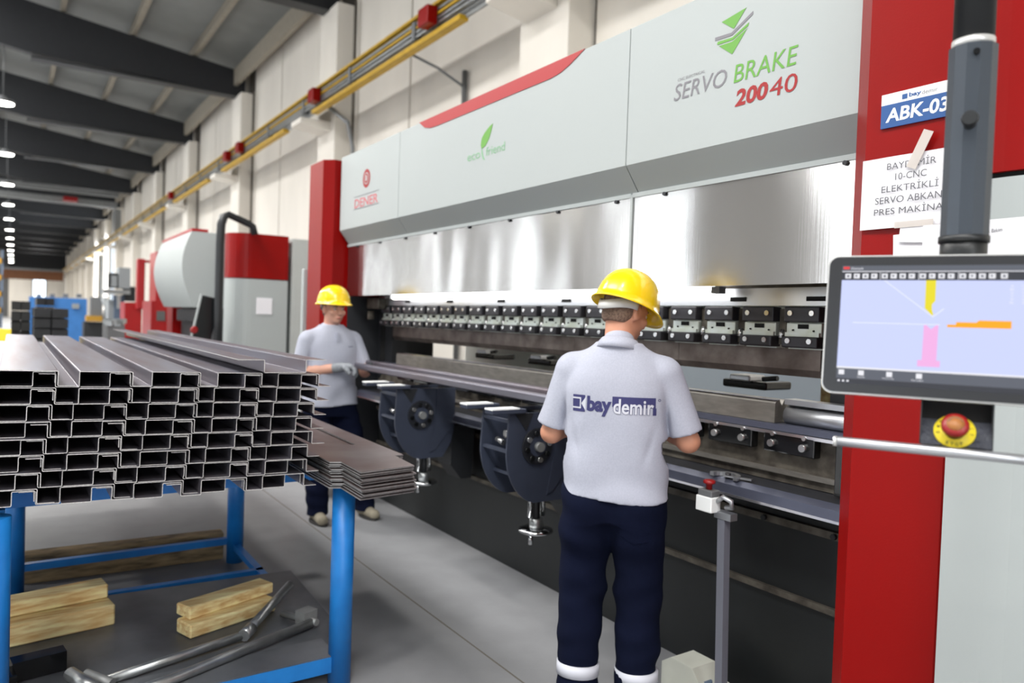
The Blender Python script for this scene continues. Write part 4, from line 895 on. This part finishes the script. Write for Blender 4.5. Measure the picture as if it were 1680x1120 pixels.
# channels
HZ, TH = .0535, .0026
def chan_mesh(kind):
    mb = MB()
    if kind == 'hat': pts = [(-.120, HZ-.009), (-.0705, HZ-.009), (-.0705, 0), (0, 0), (0, HZ), (.166, HZ), (.166, .0035), (.218, .0035)]
    elif kind == 'zee': pts = [(.0045, 0), (.094, 0), (.094, HZ-.0045), (.158, HZ-.0045), (.158, .012)]
    else: pts = [(-.10, .050), (0, .050), (0, 0), (.166, 0), (.166, .052), (.25, .052)]
    strip(mb, rnd_corners(pts, .0035), -3.66 if kind != 'pan' else -4.3, 0, TH)
    bmesh.ops.recalc_face_normals(mb.bm, faces=mb.bm.faces)
    me = bpy.data.meshes.new('steel_profile_'+kind); mb.bm.to_mesh(me); mb.bm.free(); me.materials.append(MATS['channel_steel']); me.materials.append(MATS['cut_edge']); return me
CM = {k: chan_mesh(k) for k in ('hat', 'zee', 'pan')}
ords = ['top', 'second', 'third', 'fourth', 'fifth', 'sixth', 'seventh', 'bottom']; cols = ['beyond the left border', 'leftmost in view', 'second from the left', 'third from the left', 'fourth from the left', 'at the right end']
for k in range(8):
    for c in range(6):
        y = -.262+.2285*c-.0078*k+rnd.uniform(-.004, .004); z = 1.2985-.0577*k-.024*y+rnd.uniform(-.0008, .0008)
        for kind in ('hat', 'zee'):
            o = bpy.data.objects.new('bent_steel_profile', CM[kind]); COL.objects.link(o)
            o.location = (-2.956+rnd.uniform(-.022, .012), y, z); o.rotation_euler = (-.024, 0, rnd.uniform(-.001, .001)); o.scale = (1+(-.0 if k or c < 3 else .04*(c-3))+rnd.uniform(-.01, .01), 1, 1)
            tag(o, '%s steel profile in the %s row of the pile, %s' % ('wide hat shaped' if kind == 'hat' else 'small z shaped', ords[k], cols[c]), 'steel profile', 'bent steel profiles piled on the blue table')
o = bpy.data.objects.new('bent_steel_profile', CM['pan']); COL.objects.link(o); o.location = (-2.95, .821, 1.3375); o.rotation_euler = (-.01, 0, 0)
tag(o, 'loose open steel profile lying upside down on top of the pile, right side', 'steel profile', 'bent steel profiles piled on the blue table')
# ================================================================== PEOPLE
def hand(S, w, d, p, thumb, g=0., curl=(40, 75, 110), k=.008):
    w, d, p = Vector(w), Vector(d).normalized(), Vector(p).normalized(); p = (p-d*p.dot(d)).normalized(); s = d.cross(p)*thumb
    S.ell(tuple(w+d*.045), (.040+g, .040+g, .030+g), .015)
    for off, L in ((.030, .9), (.010, 1.0), (-.011, .95), (-.031, .75)):
        b_ = w+d*.082+s*off; S.cone(w+d*.02+s*off*.6, b_, .015+g, .0125+g, .012); q = b_
        for j, (ln, a) in enumerate(zip((.038*L, .026*L, .02*L), curl)):
            a = math.radians(a); e_ = q+(d*math.cos(a)+p*math.sin(a))*ln; S.cone(q, e_, .0095+g-.0008*j, .009+g-.0008*j, k); q = e_
    q = w+d*.02+s*.03
    for ln, v in ((.04, d*.6+s*.65+p*.45), (.03, d*.75+s*.2+p*.65), (.024, d*.6-s*.1+p*.8)):
        e_ = q+v.normalized()*ln; S.cone(q, e_, .0125+g, .0105+g, k); q = e_
def headrot(yaw, pitch, roll=0):
    return np.array((Matrix.Rotation(-math.radians(yaw), 3, 'Z') @ Matrix.Rotation(-math.radians(pitch), 3, 'X') @ Matrix.Rotation(math.radians(roll), 3, 'Y')))
def person(nm, origin, fwd, label, J, skin, seed, young):
    f = _n([fwd[0], fwd[1], 0]); r = np.array([f[1], -f[0], 0]); R = np.array([r, f, [0, 0, 1]]).T; xf = (R, np.array(origin, float))
    hc = np.array(J['head']); HR = headrot(*J['hrot'])
    def hp(*p): return tuple(hc+HR@np.array(p, float))
    S = SDF((-.46, -.30, -.01), (.46, .55, 1.80), .0068)
    # head
    S.ell(hp(0, -.012, .035), (.075, .094, .088), .02, HR).ell(hp(0, .02, -.045), (.060, .068, .070), .03, HR).ell(hp(0, .062, -.088), (.026, .024, .022), .02, HR)
    S.ell(hp(0, .075, .018), (.050, .018, .014), .02, HR)
    S.cone(hp(0, .088, .004), hp(0, .108, -.030), .009, .014, .012).ell(hp(0, .102, -.036), (.019, .012, .010), .008, HR)
    S.ell(hp(.042, .064, -.028), (.022, .02, .02), .02, HR).ell(hp(-.042, .064, -.028), (.022, .02, .02), .02, HR)
    S.ell(hp(0, .084, -.064), (.026, .012, .006), .005, HR).ell(hp(0, .082, -.074), (.022, .012, .007), .006, HR)
    for sg in (-1, 1):
        S.ell(hp(sg*.033, .092, .000), (.014, .010, .009), .01, HR, sub=True)
        S.ell(hp(sg*.076, -.008, -.008), (.009, .022, .034), .006, HR); S.ell(hp(sg*.084, -.002, -.004), (.005, .011, .018), .004, HR, sub=True)
    S.cone((J['neck'][0], J['neck'][1], J['neck'][2]-.06), hp(0, -.02, -.05), .062, .056, .03)
    S.loft([(.92, 0, 0, .165, .11), (1.05, 0, 0, .16, .11), (1.2, 0, 0, .175, .115), (1.33, 0, 0, .17, .10), (1.39, 0, 0, .12, .08), (1.43, 0, 0, .07, .06)], .03)
    S.loft([(.80, 0, 0, .16, .11), (.95, 0, 0, .165, .115)], .03)
    for s_, sg in (('L', -1), ('R', 1)):
        sh, el, wr = J['sh'+s_], J['el'+s_], J['wr'+s_]
        S.cone((sh[0]*.93, sh[1], sh[2]-.05), el, .048, .042, .01); mid = tuple((np.array(el)*.6+np.array(wr)*.4)); S.cone(el, mid, .043, .045, .02).cone(mid, wr, .043, .029, .02)
        hand(S, wr, J['hd'+s_], J['hp'+s_], J['th'+s_], 0.)
        hip, kn_, an = J['hip'+s_], J['kn'+s_], J['an'+s_]
        S.cone(hip, kn_, .085, .060, .03).cone(kn_, an, .058, .038, .03); S.cone((an[0], an[1]-.02, .05), (an[0]+sg*.02, an[1]+.14, .035), .038, .03, .02)
    me = S.mesh('person', skin, xf); o = bpy.data.objects.new('person', me); COL.objects.link(o); tag(o, label, 'person'); ORG[o.name] = Vector((0, 0, 0))
    def child(name, S_, m): c = bpy.data.objects.new(name, S_.mesh(name, m, xf)); COL.objects.link(c); c.parent = o; ORG[c.name] = Vector((0, 0, 0)); return c
    def W(p): return Vector(R@np.array(p, float)+np.array(origin))
    rs = np.random.RandomState(seed)
    # shirt
    T = SDF((-.44, -.28, .82), (.44, .42, 1.58), .0062); bw = J['bw']
    T.loft([(.84, 0, .0, .222*bw, .150), (.90, 0, .0, .220*bw, .150), (1.0, 0, 0, .215*bw, .148), (1.12, 0, 0, .212*bw, .146), (1.25, 0, -.005, .222*bw, .145), (1.34, 0, -.01, .224*bw, .135), (1.395, 0, -.01, .196*bw, .120), (1.44, 0, -.01, .150, .102), (1.475, 0, -.01, .108, .090), (1.50, 0, -.005, .074, .076)], .03, 2.3)
    for s_, sg in (('L', -1), ('R', 1)):
        sh, el = np.array(J['sh'+s_]), np.array(J['el'+s_]); sh = sh+np.array([-sg*.008, 0, -.028]); T.cone(sh, el, .071, .068, .012)
    for s_, sg in (('L', -1), ('R', 1)): T.cone((sg*.02, -.012, 1.452), (sg*.172, -.01, 1.392), .052, .062, .03)
    nk = J['neck']; T.cone((nk[0], nk[1]-.01, nk[2]-.04), (nk[0]+.0, nk[1]+.0, nk[2]+.008), .076, .066, .012)
    ks = [(rs.uniform(-30, 30), rs.uniform(-20, 20), rs.uniform(8, 26), rs.uniform(0, 6)) for _ in range(9)]
    def folds(X, Y, Z):
        d = 0
        for a, b_, c, ph in ks: d = d+np.sin(a*X+b_*Y+c*Z+ph+1.2*np.sin(9*Z+5*X+ph))
        lo = np.clip((1.45-Z)/.4, .25, 1)
        return d*.0019*lo + .004*np.sin(26*(np.abs(X)*.9+Z*.8)+seed+np.sin(11*Z))*np.exp(-((np.abs(X)-.17)/.07)**2)*np.exp(-((Z-1.2)/.12)**2) + .0035*np.sin(34*Z+10*np.abs(X)+np.sin(16*X+seed))*np.exp(-((Z-.92)/.09)**2)*.8
    T.disp(folds)
    def crease(X, Y, Z):
        xc = .196*bw+(1.3-Z)*.10; return .011*np.exp(-((np.abs(X)-xc)/.011)**2)*np.exp(-((Z-1.20)/.085)**2)+.004*np.exp(-((np.abs(X)-xc+.05+.35*(1.16-Z))/.014)**2)*np.exp(-((Z-1.10)/.07)**2)
    T.disp(crease)
    # sleeve ends and neckline
    hem = J['hem']
    X, Y, Z = np.meshgrid(*T.ax, indexing='ij', sparse=True)
    T.D = np.maximum(T.D, hem-Z-.006*np.sin(14*X)).astype(np.float32)
    for s_, sg in (('L', -1), ('R', 1)):
        sh, el = np.array(J['sh'+s_]), np.array(J['el'+s_]); d = (el-sh)/np.linalg.norm(el-sh); pt = sh+(el-sh)*.88
        arm = np.sqrt((X-el[0])**2+(Y-el[1])**2+(Z-el[2])**2)-.135
        side = (sg*X-(.18 if not young else .17))
        cutp = (X-pt[0])*d[0]+(Y-pt[1])*d[1]+(Z-pt[2])*d[2]
        T.D = np.where((arm < 0) & (side > 0), np.maximum(T.D, cutp), T.D).astype(np.float32)
    sh_o = child('polo_shirt', T, 'shirt')
    # collar
    cr_ = MB(); cn = W((nk[0], nk[1]+.0, nk[2]-.004)); tl = (np.array(hc)-np.array(nk)); tl = Vector(R@(_n(tl)*.6+np.array([0, 0, .4]))).normalized()
    cr_.lathe([(.094, -.014), (.088, .008), (.072, .032), (.066, .030), (.066, .0)], cn, tl, 28); cr_.build('collar', 'shirt', sh_o)
    if young:
        pk = MB(); pk.obox(W((0, .112, 1.405)), .012, .012, .035, tuple(r), tuple(f), (0, 0, 1)); pk.build('button_placket', 'shirt', sh_o)
    # trousers
    U = SDF((-.42, -.24, .02), (.42, .36, 1.02), .0066)
    U.loft([(.80, 0, 0, .180*bw, .130), (.88, 0, 0, .190*bw, .135), (.98, 0, 0, .185*bw, .130)], .05)
    for s_, sg in (('L', -1), ('R', 1)):
        hip, kn_, an = [np.array(J[q+s_]) for q in ('hip', 'kn', 'an')]
        U.cone(hip, kn_, .107, .096, .035).cone(kn_, an, .096, .080, .006); U.cone((hip[0]*.8, hip[1]-.04, .84), (hip[0]*.9, hip[1]-.03, .74), .095, .09, .04)
        U.cone(an, (an[0], an[1]+.01, .07), .080, .078, .004)
    ks2 = [(rs.uniform(-20, 20), rs.uniform(-20, 20), rs.uniform(14, 46), rs.uniform(0, 6)) for _ in range(8)]
    def f2(X, Y, Z):
        d = 0
        for a, b_, c, ph in ks2: d = d+np.sin(a*X+b_*Y+c*Z+ph+1.5*np.sin(8*Z+12*X+ph))
        return d*.0014+.003*np.sin(60*Z+14*X+2*np.sin(20*X))*np.exp(-((Z-.24)/.12)**2)+.0025*np.sin(48*Z-22*X)*np.exp(-((Z-.52)/.08)**2)
    U.disp(f2); U.D = np.maximum(U.D, .055-np.meshgrid(*U.ax, indexing='ij', sparse=True)[2]).astype(np.float32)
    tr = child('trousers', U, 'navy')
    for s_, sg in (('L', -1), ('R', 1)):
        an = np.array(J['an'+s_]); kn_ = np.array(J['kn'+s_]); q = an+(kn_-an)*.17
        if J.get('bands', True):
            MB().lathe([(.078, -.024), (.0875, -.023), (.0875, .023), (.078, .024)], W(q), Vector(R@(kn_-an)), 26).build('reflective_band', 'reflective', tr)
        sp = SDF((an[0]-.1, an[1]-.14, -.005), (an[0]+.1, an[1]+.26, .14), .005)
        sp.cone((an[0], an[1]-.035, .055), (an[0]+sg*.018, an[1]+.15, .040), .046, .040, .02).cone((an[0], an[1]-.01, .07), (an[0], an[1], .11), .050, .05, .03)
        sp.D = np.maximum(sp.D, .012-np.meshgrid(*sp.ax, indexing='ij', sparse=True)[2]).astype(np.float32)
        so = child('shoe', sp, 'shoe')
        c = MB(); pts = [(.052*math.cos(a)*(1-.1*math.sin(a)), .06+.128*math.sin(a)) for a in [2*math.pi*k/20 for k in range(20)]]
        A = [W((an[0]+x_+sg*.012, an[1]+y_, 0)) for x_, y_ in pts]
        c.poly([tuple(v) for v in A]+[tuple(v+Vector((0, 0, .022))) for v in A], [tuple(range(20))[::-1], tuple(range(20, 40))]+[(k, (k+1) % 20, 20+(k+1) % 20, 20+k) for k in range(20)]); c.build('sole', 'sole', so)
    # hair under the hat
    Hh = SDF(hc-.15, hc+.15, .0045)
    Hh.ell(hp(0, -.014, .033), (.0785, .0975, .091), .01, HR).ell(hp(0, -.045, -.035), (.062, .055, .050), .03, HR)
    X, Y, Z = np.meshgrid(*Hh.ax, indexing='ij', sparse=True)
    lx = HR[0, 0]*(X-hc[0])+HR[1, 0]*(Y-hc[1])+HR[2, 0]*(Z-hc[2]); ly = HR[0, 1]*(X-hc[0])+HR[1, 1]*(Y-hc[1])+HR[2, 1]*(Z-hc[2]); lz = HR[0, 2]*(X-hc[0])+HR[1, 2]*(Y-hc[1])+HR[2, 2]*(Z-hc[2])
    bound = np.maximum(ly-(.02+.06*np.clip(lz-.03, 0, .06)/.06*1.0), -(lz+.062)); bound = np.maximum(bound, ly+np.clip(-lz-.0, 0, .1)*.9-.012)
    Hh.D = np.maximum(Hh.D, bound).astype(np.float32); child('hair', Hh, 'hair_dark' if young else 'hair')
    for sg in (-1, 1):
        e_ = MB().lathe([(.001, -.0105), (.0075, -.0075), (.0105, 0), (.0075, .0075), (.001, .0105)], W(hp(sg*.032, .079, .001)), Vector(R@HR@np.array([0, 1, 0])), 14).build('eye', 'eye_white', o)
        MB().lathe([(.005, 0), (.005, .0012), (.001, .0015)], W(hp(sg*.032+.001, .0888, .000)), Vector(R@HR@np.array([0, 1, 0])), 12).build('iris', 'eye_dark', e_)
        MB().tube([W(hp(sg*.018, .094, .019)), W(hp(sg*.034, .090, .0235)), W(hp(sg*.052, .074, .019))], [.003, .0036, .002], 6).build('eyebrow', 'hair_dark', o)
    MB().tube([W(hp(-.021, .087, -.069)), W(hp(-.008, .096, -.067)), W(hp(.008, .096, -.067)), W(hp(.021, .087, -.069))], [.002, .0045, .0045, .002], 8).build('lips', 'lips', o)
    # hard hat
    hb = MB(); nseg = 40; HM = HR@headrot(0, J.get('hatp', 4)); rings = []; HZO = J.get('hatz', .010); DS = J.get('dome', .96)
    def hw(p): return W(hc+HM@(np.array(p)+np.array([0, 0, HZO])))
    prof = [(0, .152), (.25, .149), (.48, .138), (.68, .118), (.83, .090), (.93, .055), (.985, .018), (1.0, -.004)]
    for t0, hgt in prof:
        rings.append([hw((.122*t0*math.cos(a), -.004+.146*t0*math.sin(a), .018+hgt*DS)) for a in [2*math.pi*k/nseg for k in range(nseg)]])
    def flare(a, w_): 
        fr = max(0, math.sin(a)); return (.122+w_+.0*fr, .146+w_+.042*fr**2)
    for w_, dz in ((.010, -.010), (.014, -.016), (.012, -.019), (.0, -.012)):
        rings.append([hw(((.122+w_)*math.cos(a), -.004+(.146+w_+(.040*max(0, math.sin(a))**3 if w_ > 0 else 0))*math.sin(a), .018+dz-(.010*max(0, math.sin(a))**2))) for a in [2*math.pi*k/nseg for k in range(nseg)]])
    rings.append([hw((.112*math.cos(a), -.004+.136*math.sin(a), .03)) for a in [2*math.pi*k/nseg for k in range(nseg)]])
    rings.append([hw((.06*math.cos(a), -.004+.07*math.sin(a), .13)) for a in [2*math.pi*k/nseg for k in range(nseg)]])
    vv = [p for rg in rings for p in rg]; ff = [(i*nseg+k, i*nseg+(k+1) % nseg, (i+1)*nseg+(k+1) % nseg, (i+1)*nseg+k) for i in range(len(rings)-1) for k in range(nseg)]+[tuple(range((len(rings)-1)*nseg, len(rings)*nseg))]
    hb.poly(vv, ff); bmesh.ops.remove_doubles(hb.bm, verts=hb.bm.verts, dist=1e-4)
    for q in hb.bm.faces: q.smooth = True
    hat = hb.build('hard_hat', 'hat_yellow', o)
    for dx in ():
        MB().tube([hw((dx, -.13+.0*k, .0)) if False else hw((dx, -.004+.146*math.sin(a), .018+.150*math.cos(a)**.8 if math.cos(a) > 0 else .018)) for k, a in enumerate([math.radians(d) for d in range(-70, 75, 10)])], .0045, 6).build('hat_ridge', 'hat_yellow', hat)
    band = []; nb = 22
    for zlo, zhi in (((-.048, -.012),)):
        A = []
        for k in range(nb+1):
            a = math.radians(-178+176*k/nb); ex = .0; wz = .0
            A.append((.088*math.cos(a), -.018+.112*math.sin(a), a))
        v = [hw((x_, y_, zlo+.034*abs(math.cos(a))**2)) for x_, y_, a in A]+[hw((x_, y_, zhi+.040*abs(math.cos(a))**2)) for x_, y_, a in A]+[hw((x_*.97, y_*.97, zlo+.034*abs(math.cos(a))**2)) for x_, y_, a in A]+[hw((x_*.97, y_*.97, zhi+.040*abs(math.cos(a))**2)) for x_, y_, a in A]
        n_ = nb+1; ff = []
        for k in range(nb): ff += [(k, k+1, n_+k+1, n_+k), (2*n_+k+1, 2*n_+k, 3*n_+k, 3*n_+k+1), (n_+k, n_+k+1, 3*n_+k+1, 3*n_+k), (k+1, k, 2*n_+k, 2*n_+k+1)]
        ff += [(0, n_, 3*n_, 2*n_), (n_-1, 3*n_-1, 4*n_-1, 2*n_-1)]
        mbb = MB().poly(v, ff)
        for q in mbb.bm.faces: q.smooth = True
        mbb.build('headband', 'hat_band', hat)
    return o, sh_o, tr, W, R, child
J1 = dict(head=(.015, .045, 1.628), hrot=(38, 16, 0), neck=(0, -.015, 1.485), shL=(-.195, -.01, 1.405), shR=(.195, -.01, 1.405), elL=(-.272, .02, 1.115), elR=(.285, .02, 1.12),
          wrL=(-.15, .235, 1.17), wrR=(.14, .25, 1.17), hdL=(.1, 1, .1), hdR=(-.2, 1, .1), hpL=(.3, 0, -1), hpR=(-.3, 0, -1), thL=1, thR=-1,
          hipL=(-.105, -.01, .86), hipR=(.105, -.01, .86), knL=(-.118, .01, .50), knR=(.112, .02, .50), anL=(-.118, -.03, .10), anR=(.118, .0, .10), bw=1.0, hem=.885)
p1, s1, tr1, W1, R1, ch1 = person('worker', (-2.235, 2.03, 0), (-.64, .77), 'man seen from behind in grey printed polo shirt, navy trousers and yellow helmet', J1, 'skin', 3, False)
J2 = dict(head=(.0, .03, 1.625), hrot=(-4, 3, 0), neck=(0, -.015, 1.475), shL=(-.200, -.01, 1.395), shR=(.200, -.01, 1.395), elL=(-.255, .07, 1.14), elR=(.245, .0, 1.135),
          wrL=(-.225, .24, 1.20), wrR=(.0, .20, 1.185), hdL=(.15, 1, 0), hdR=(-.75, .65, .0), hpL=(.4, 0, -1), hpR=(0, .4, -1), thL=1, thR=-1,
          hipL=(-.11, 0, .86), hipR=(.095, -.01, .86), knL=(-.20, .05, .50), knR=(.11, .05, .50), anL=(-.27, .09, .10), anR=(.10, .05, .10), bw=.98, hem=.885, bands=False, hatp=-4, hatz=.030, dome=.88)
p2, s2, tr2, W2, R2, ch2 = person('worker', (-5.52, 2.04, 0), (1, .06), 'young man facing the camera in plain grey polo shirt, yellow helmet and work gloves', J2, 'skin_young', 8, True)
for s_ in 'LR':
    G = SDF(np.array(J2['wr'+s_])-.16, np.array(J2['wr'+s_])+.18, .0045); wr = np.array(J2['wr'+s_]); el = np.array(J2['el'+s_]); d = _n(wr-el)
    G.cone(wr-d*.05, wr, .038, .036, .01); hand(G, wr, J2['hd'+s_], J2['hp'+s_], J2['th'+s_], .0045); ch2('work_glove', G, 'glove' if s_ == 'R' else 'glove_palm')
# trouser pocket flap, seam
def on_surface(o, pts, direction, lift):
    dg = bpy.context.evaluated_depsgraph_get(); bvh = BVHTree.FromPolygons([v.co for v in o.data.vertices], [p.vertices for p in o.data.polygons])
    out = []
    for p in pts:
        h = bvh.ray_cast(Vector(p), Vector(direction)); out.append(h[0]-Vector(direction)*lift if h[0] else None)
    return out
def project_mesh(mb, o, direction, lift, name, m, par):
    bm_ = mb.bm; bmesh.ops.triangulate(bm_, faces=bm_.faces)
    for _ in range(3):
        ed = [e for e in bm_.edges if e.calc_length() > .012]
        if ed: bmesh.ops.subdivide_edges(bm_, edges=ed, cuts=1); bmesh.ops.triangulate(bm_, faces=bm_.faces)
    vs = list(bm_.verts); q = on_surface(o, [v.co for v in vs], direction, lift); last = None
    for v, p in zip(vs, q):
        if p is not None: v.co = p
    return mb.build(name, m, par, keep=True)
f1 = Vector((R1[0][1], R1[1][1], 0)); r1 = Vector((R1[0][0], R1[1][0], 0))
def back(x, z): return W1((x, -.5, z))
def bquad(x0, x1, z0, z1): return [back(x0, z0), back(x1, z0), back(x1, z1), back(x0, z1)]
ux = r1
def btext(body, x0, x1, z0, z1, bold, shear=0): mb = MB(); text_on(mb, body, back(x0, z0), ux*(x1-x0), Vector((0, 0, z1-z0)), bold); return mb
LX, LZ = -.158, 1.228
w_ = .0
project_mesh(btext('bay', LX+.060, LX+.158, LZ-.012, LZ+.065, .045), s1, f1, .0015, 'shirt_lettering', 'shirt_print', s1)
mb = MB().flat(bquad(LX+.160, LX+.322, LZ+.028, LZ+.068)); project_mesh(mb, s1, f1, .0012, 'print_block', 'shirt_print', s1)
mb = MB().flat(bquad(LX+.312, LX+.325, LZ+.0, LZ+.028)); project_mesh(mb, s1, f1, .0012, 'print_block', 'shirt_print', s1)
project_mesh(btext('demir', LX+.163, LX+.318, LZ+.001, LZ+.062, .045), s1, f1, .0012, 'lettering_outline', 'shirt_print', s1)
project_mesh(btext('demir', LX+.165, LX+.316, LZ+.002, LZ+.060, .018), s1, f1, .0026, 'shirt_lettering', 'reflective', s1)
mb = MB().flat([back(LX, LZ), back(LX+.052, LZ), back(LX+.044, LZ+.033), back(LX+.052, LZ+.066), back(LX, LZ+.066)]); project_mesh(mb, s1, f1, .0012, 'badge_block', 'shirt_print', s1)
mb = MB().flat([back(LX-.001, LZ+.012), back(LX+.034, LZ+.012), back(LX+.034, LZ+.018), back(LX-.001, LZ+.018)]); project_mesh(mb, s1, f1, .0024, 'badge_line', 'reflective', s1)
mb = MB().flat([back(LX-.001, LZ+.050), back(LX+.034, LZ+.050), back(LX+.034, LZ+.056), back(LX-.001, LZ+.056)]); project_mesh(mb, s1, f1, .0024, 'badge_line', 'reflective', s1)
mb = MB().flat([back(LX+.030, LZ+.012), back(LX+.035, LZ+.012), back(LX+.035, LZ+.056), back(LX+.030, LZ+.056)]); project_mesh(mb, s1, f1, .0024, 'badge_line', 'reflective', s1)
mb = MB().flat([back(LX+.036, LZ+.033), back(LX+.055, LZ+.005), back(LX+.055, LZ+.014), back(LX+.043, LZ+.033), back(LX+.055, LZ+.052), back(LX+.055, LZ+.060)]); project_mesh(mb, s1, f1, .0024, 'badge_arrow', 'reflective', s1)
project_mesh(btext('o', LX+.330, LX+.340, LZ+.054, LZ+.064, .0), s1, f1, .0015, 'shirt_mark', 'shirt_print', s1)
mb = MB().box(0, 1, 0, 1, 0, 1); mb.bm.clear(); mb.flat([back(.045, .80), back(.155, .785), back(.155, .74), back(.10, .73), back(.045, .76)]); project_mesh(mb, tr1, f1, .004, 'pocket_flap', 'navy', tr1)
f2_ = Vector((R2[0][1], R2[1][1], 0)); mb = MB(); text_on(mb, 'bay', W2((-.13, .5, 1.33)), Vector((R2[0][0], R2[1][0], 0))*-.001+Vector((0, 0, 0))+W2((-.085, .5, 1.33))-W2((-.13, .5, 1.33)), Vector((0, 0, .014)))
project_mesh(mb, s2, -f2_, .002, 'chest_lettering', 'shirt_print', s2)
bpy.context.view_layer.update()
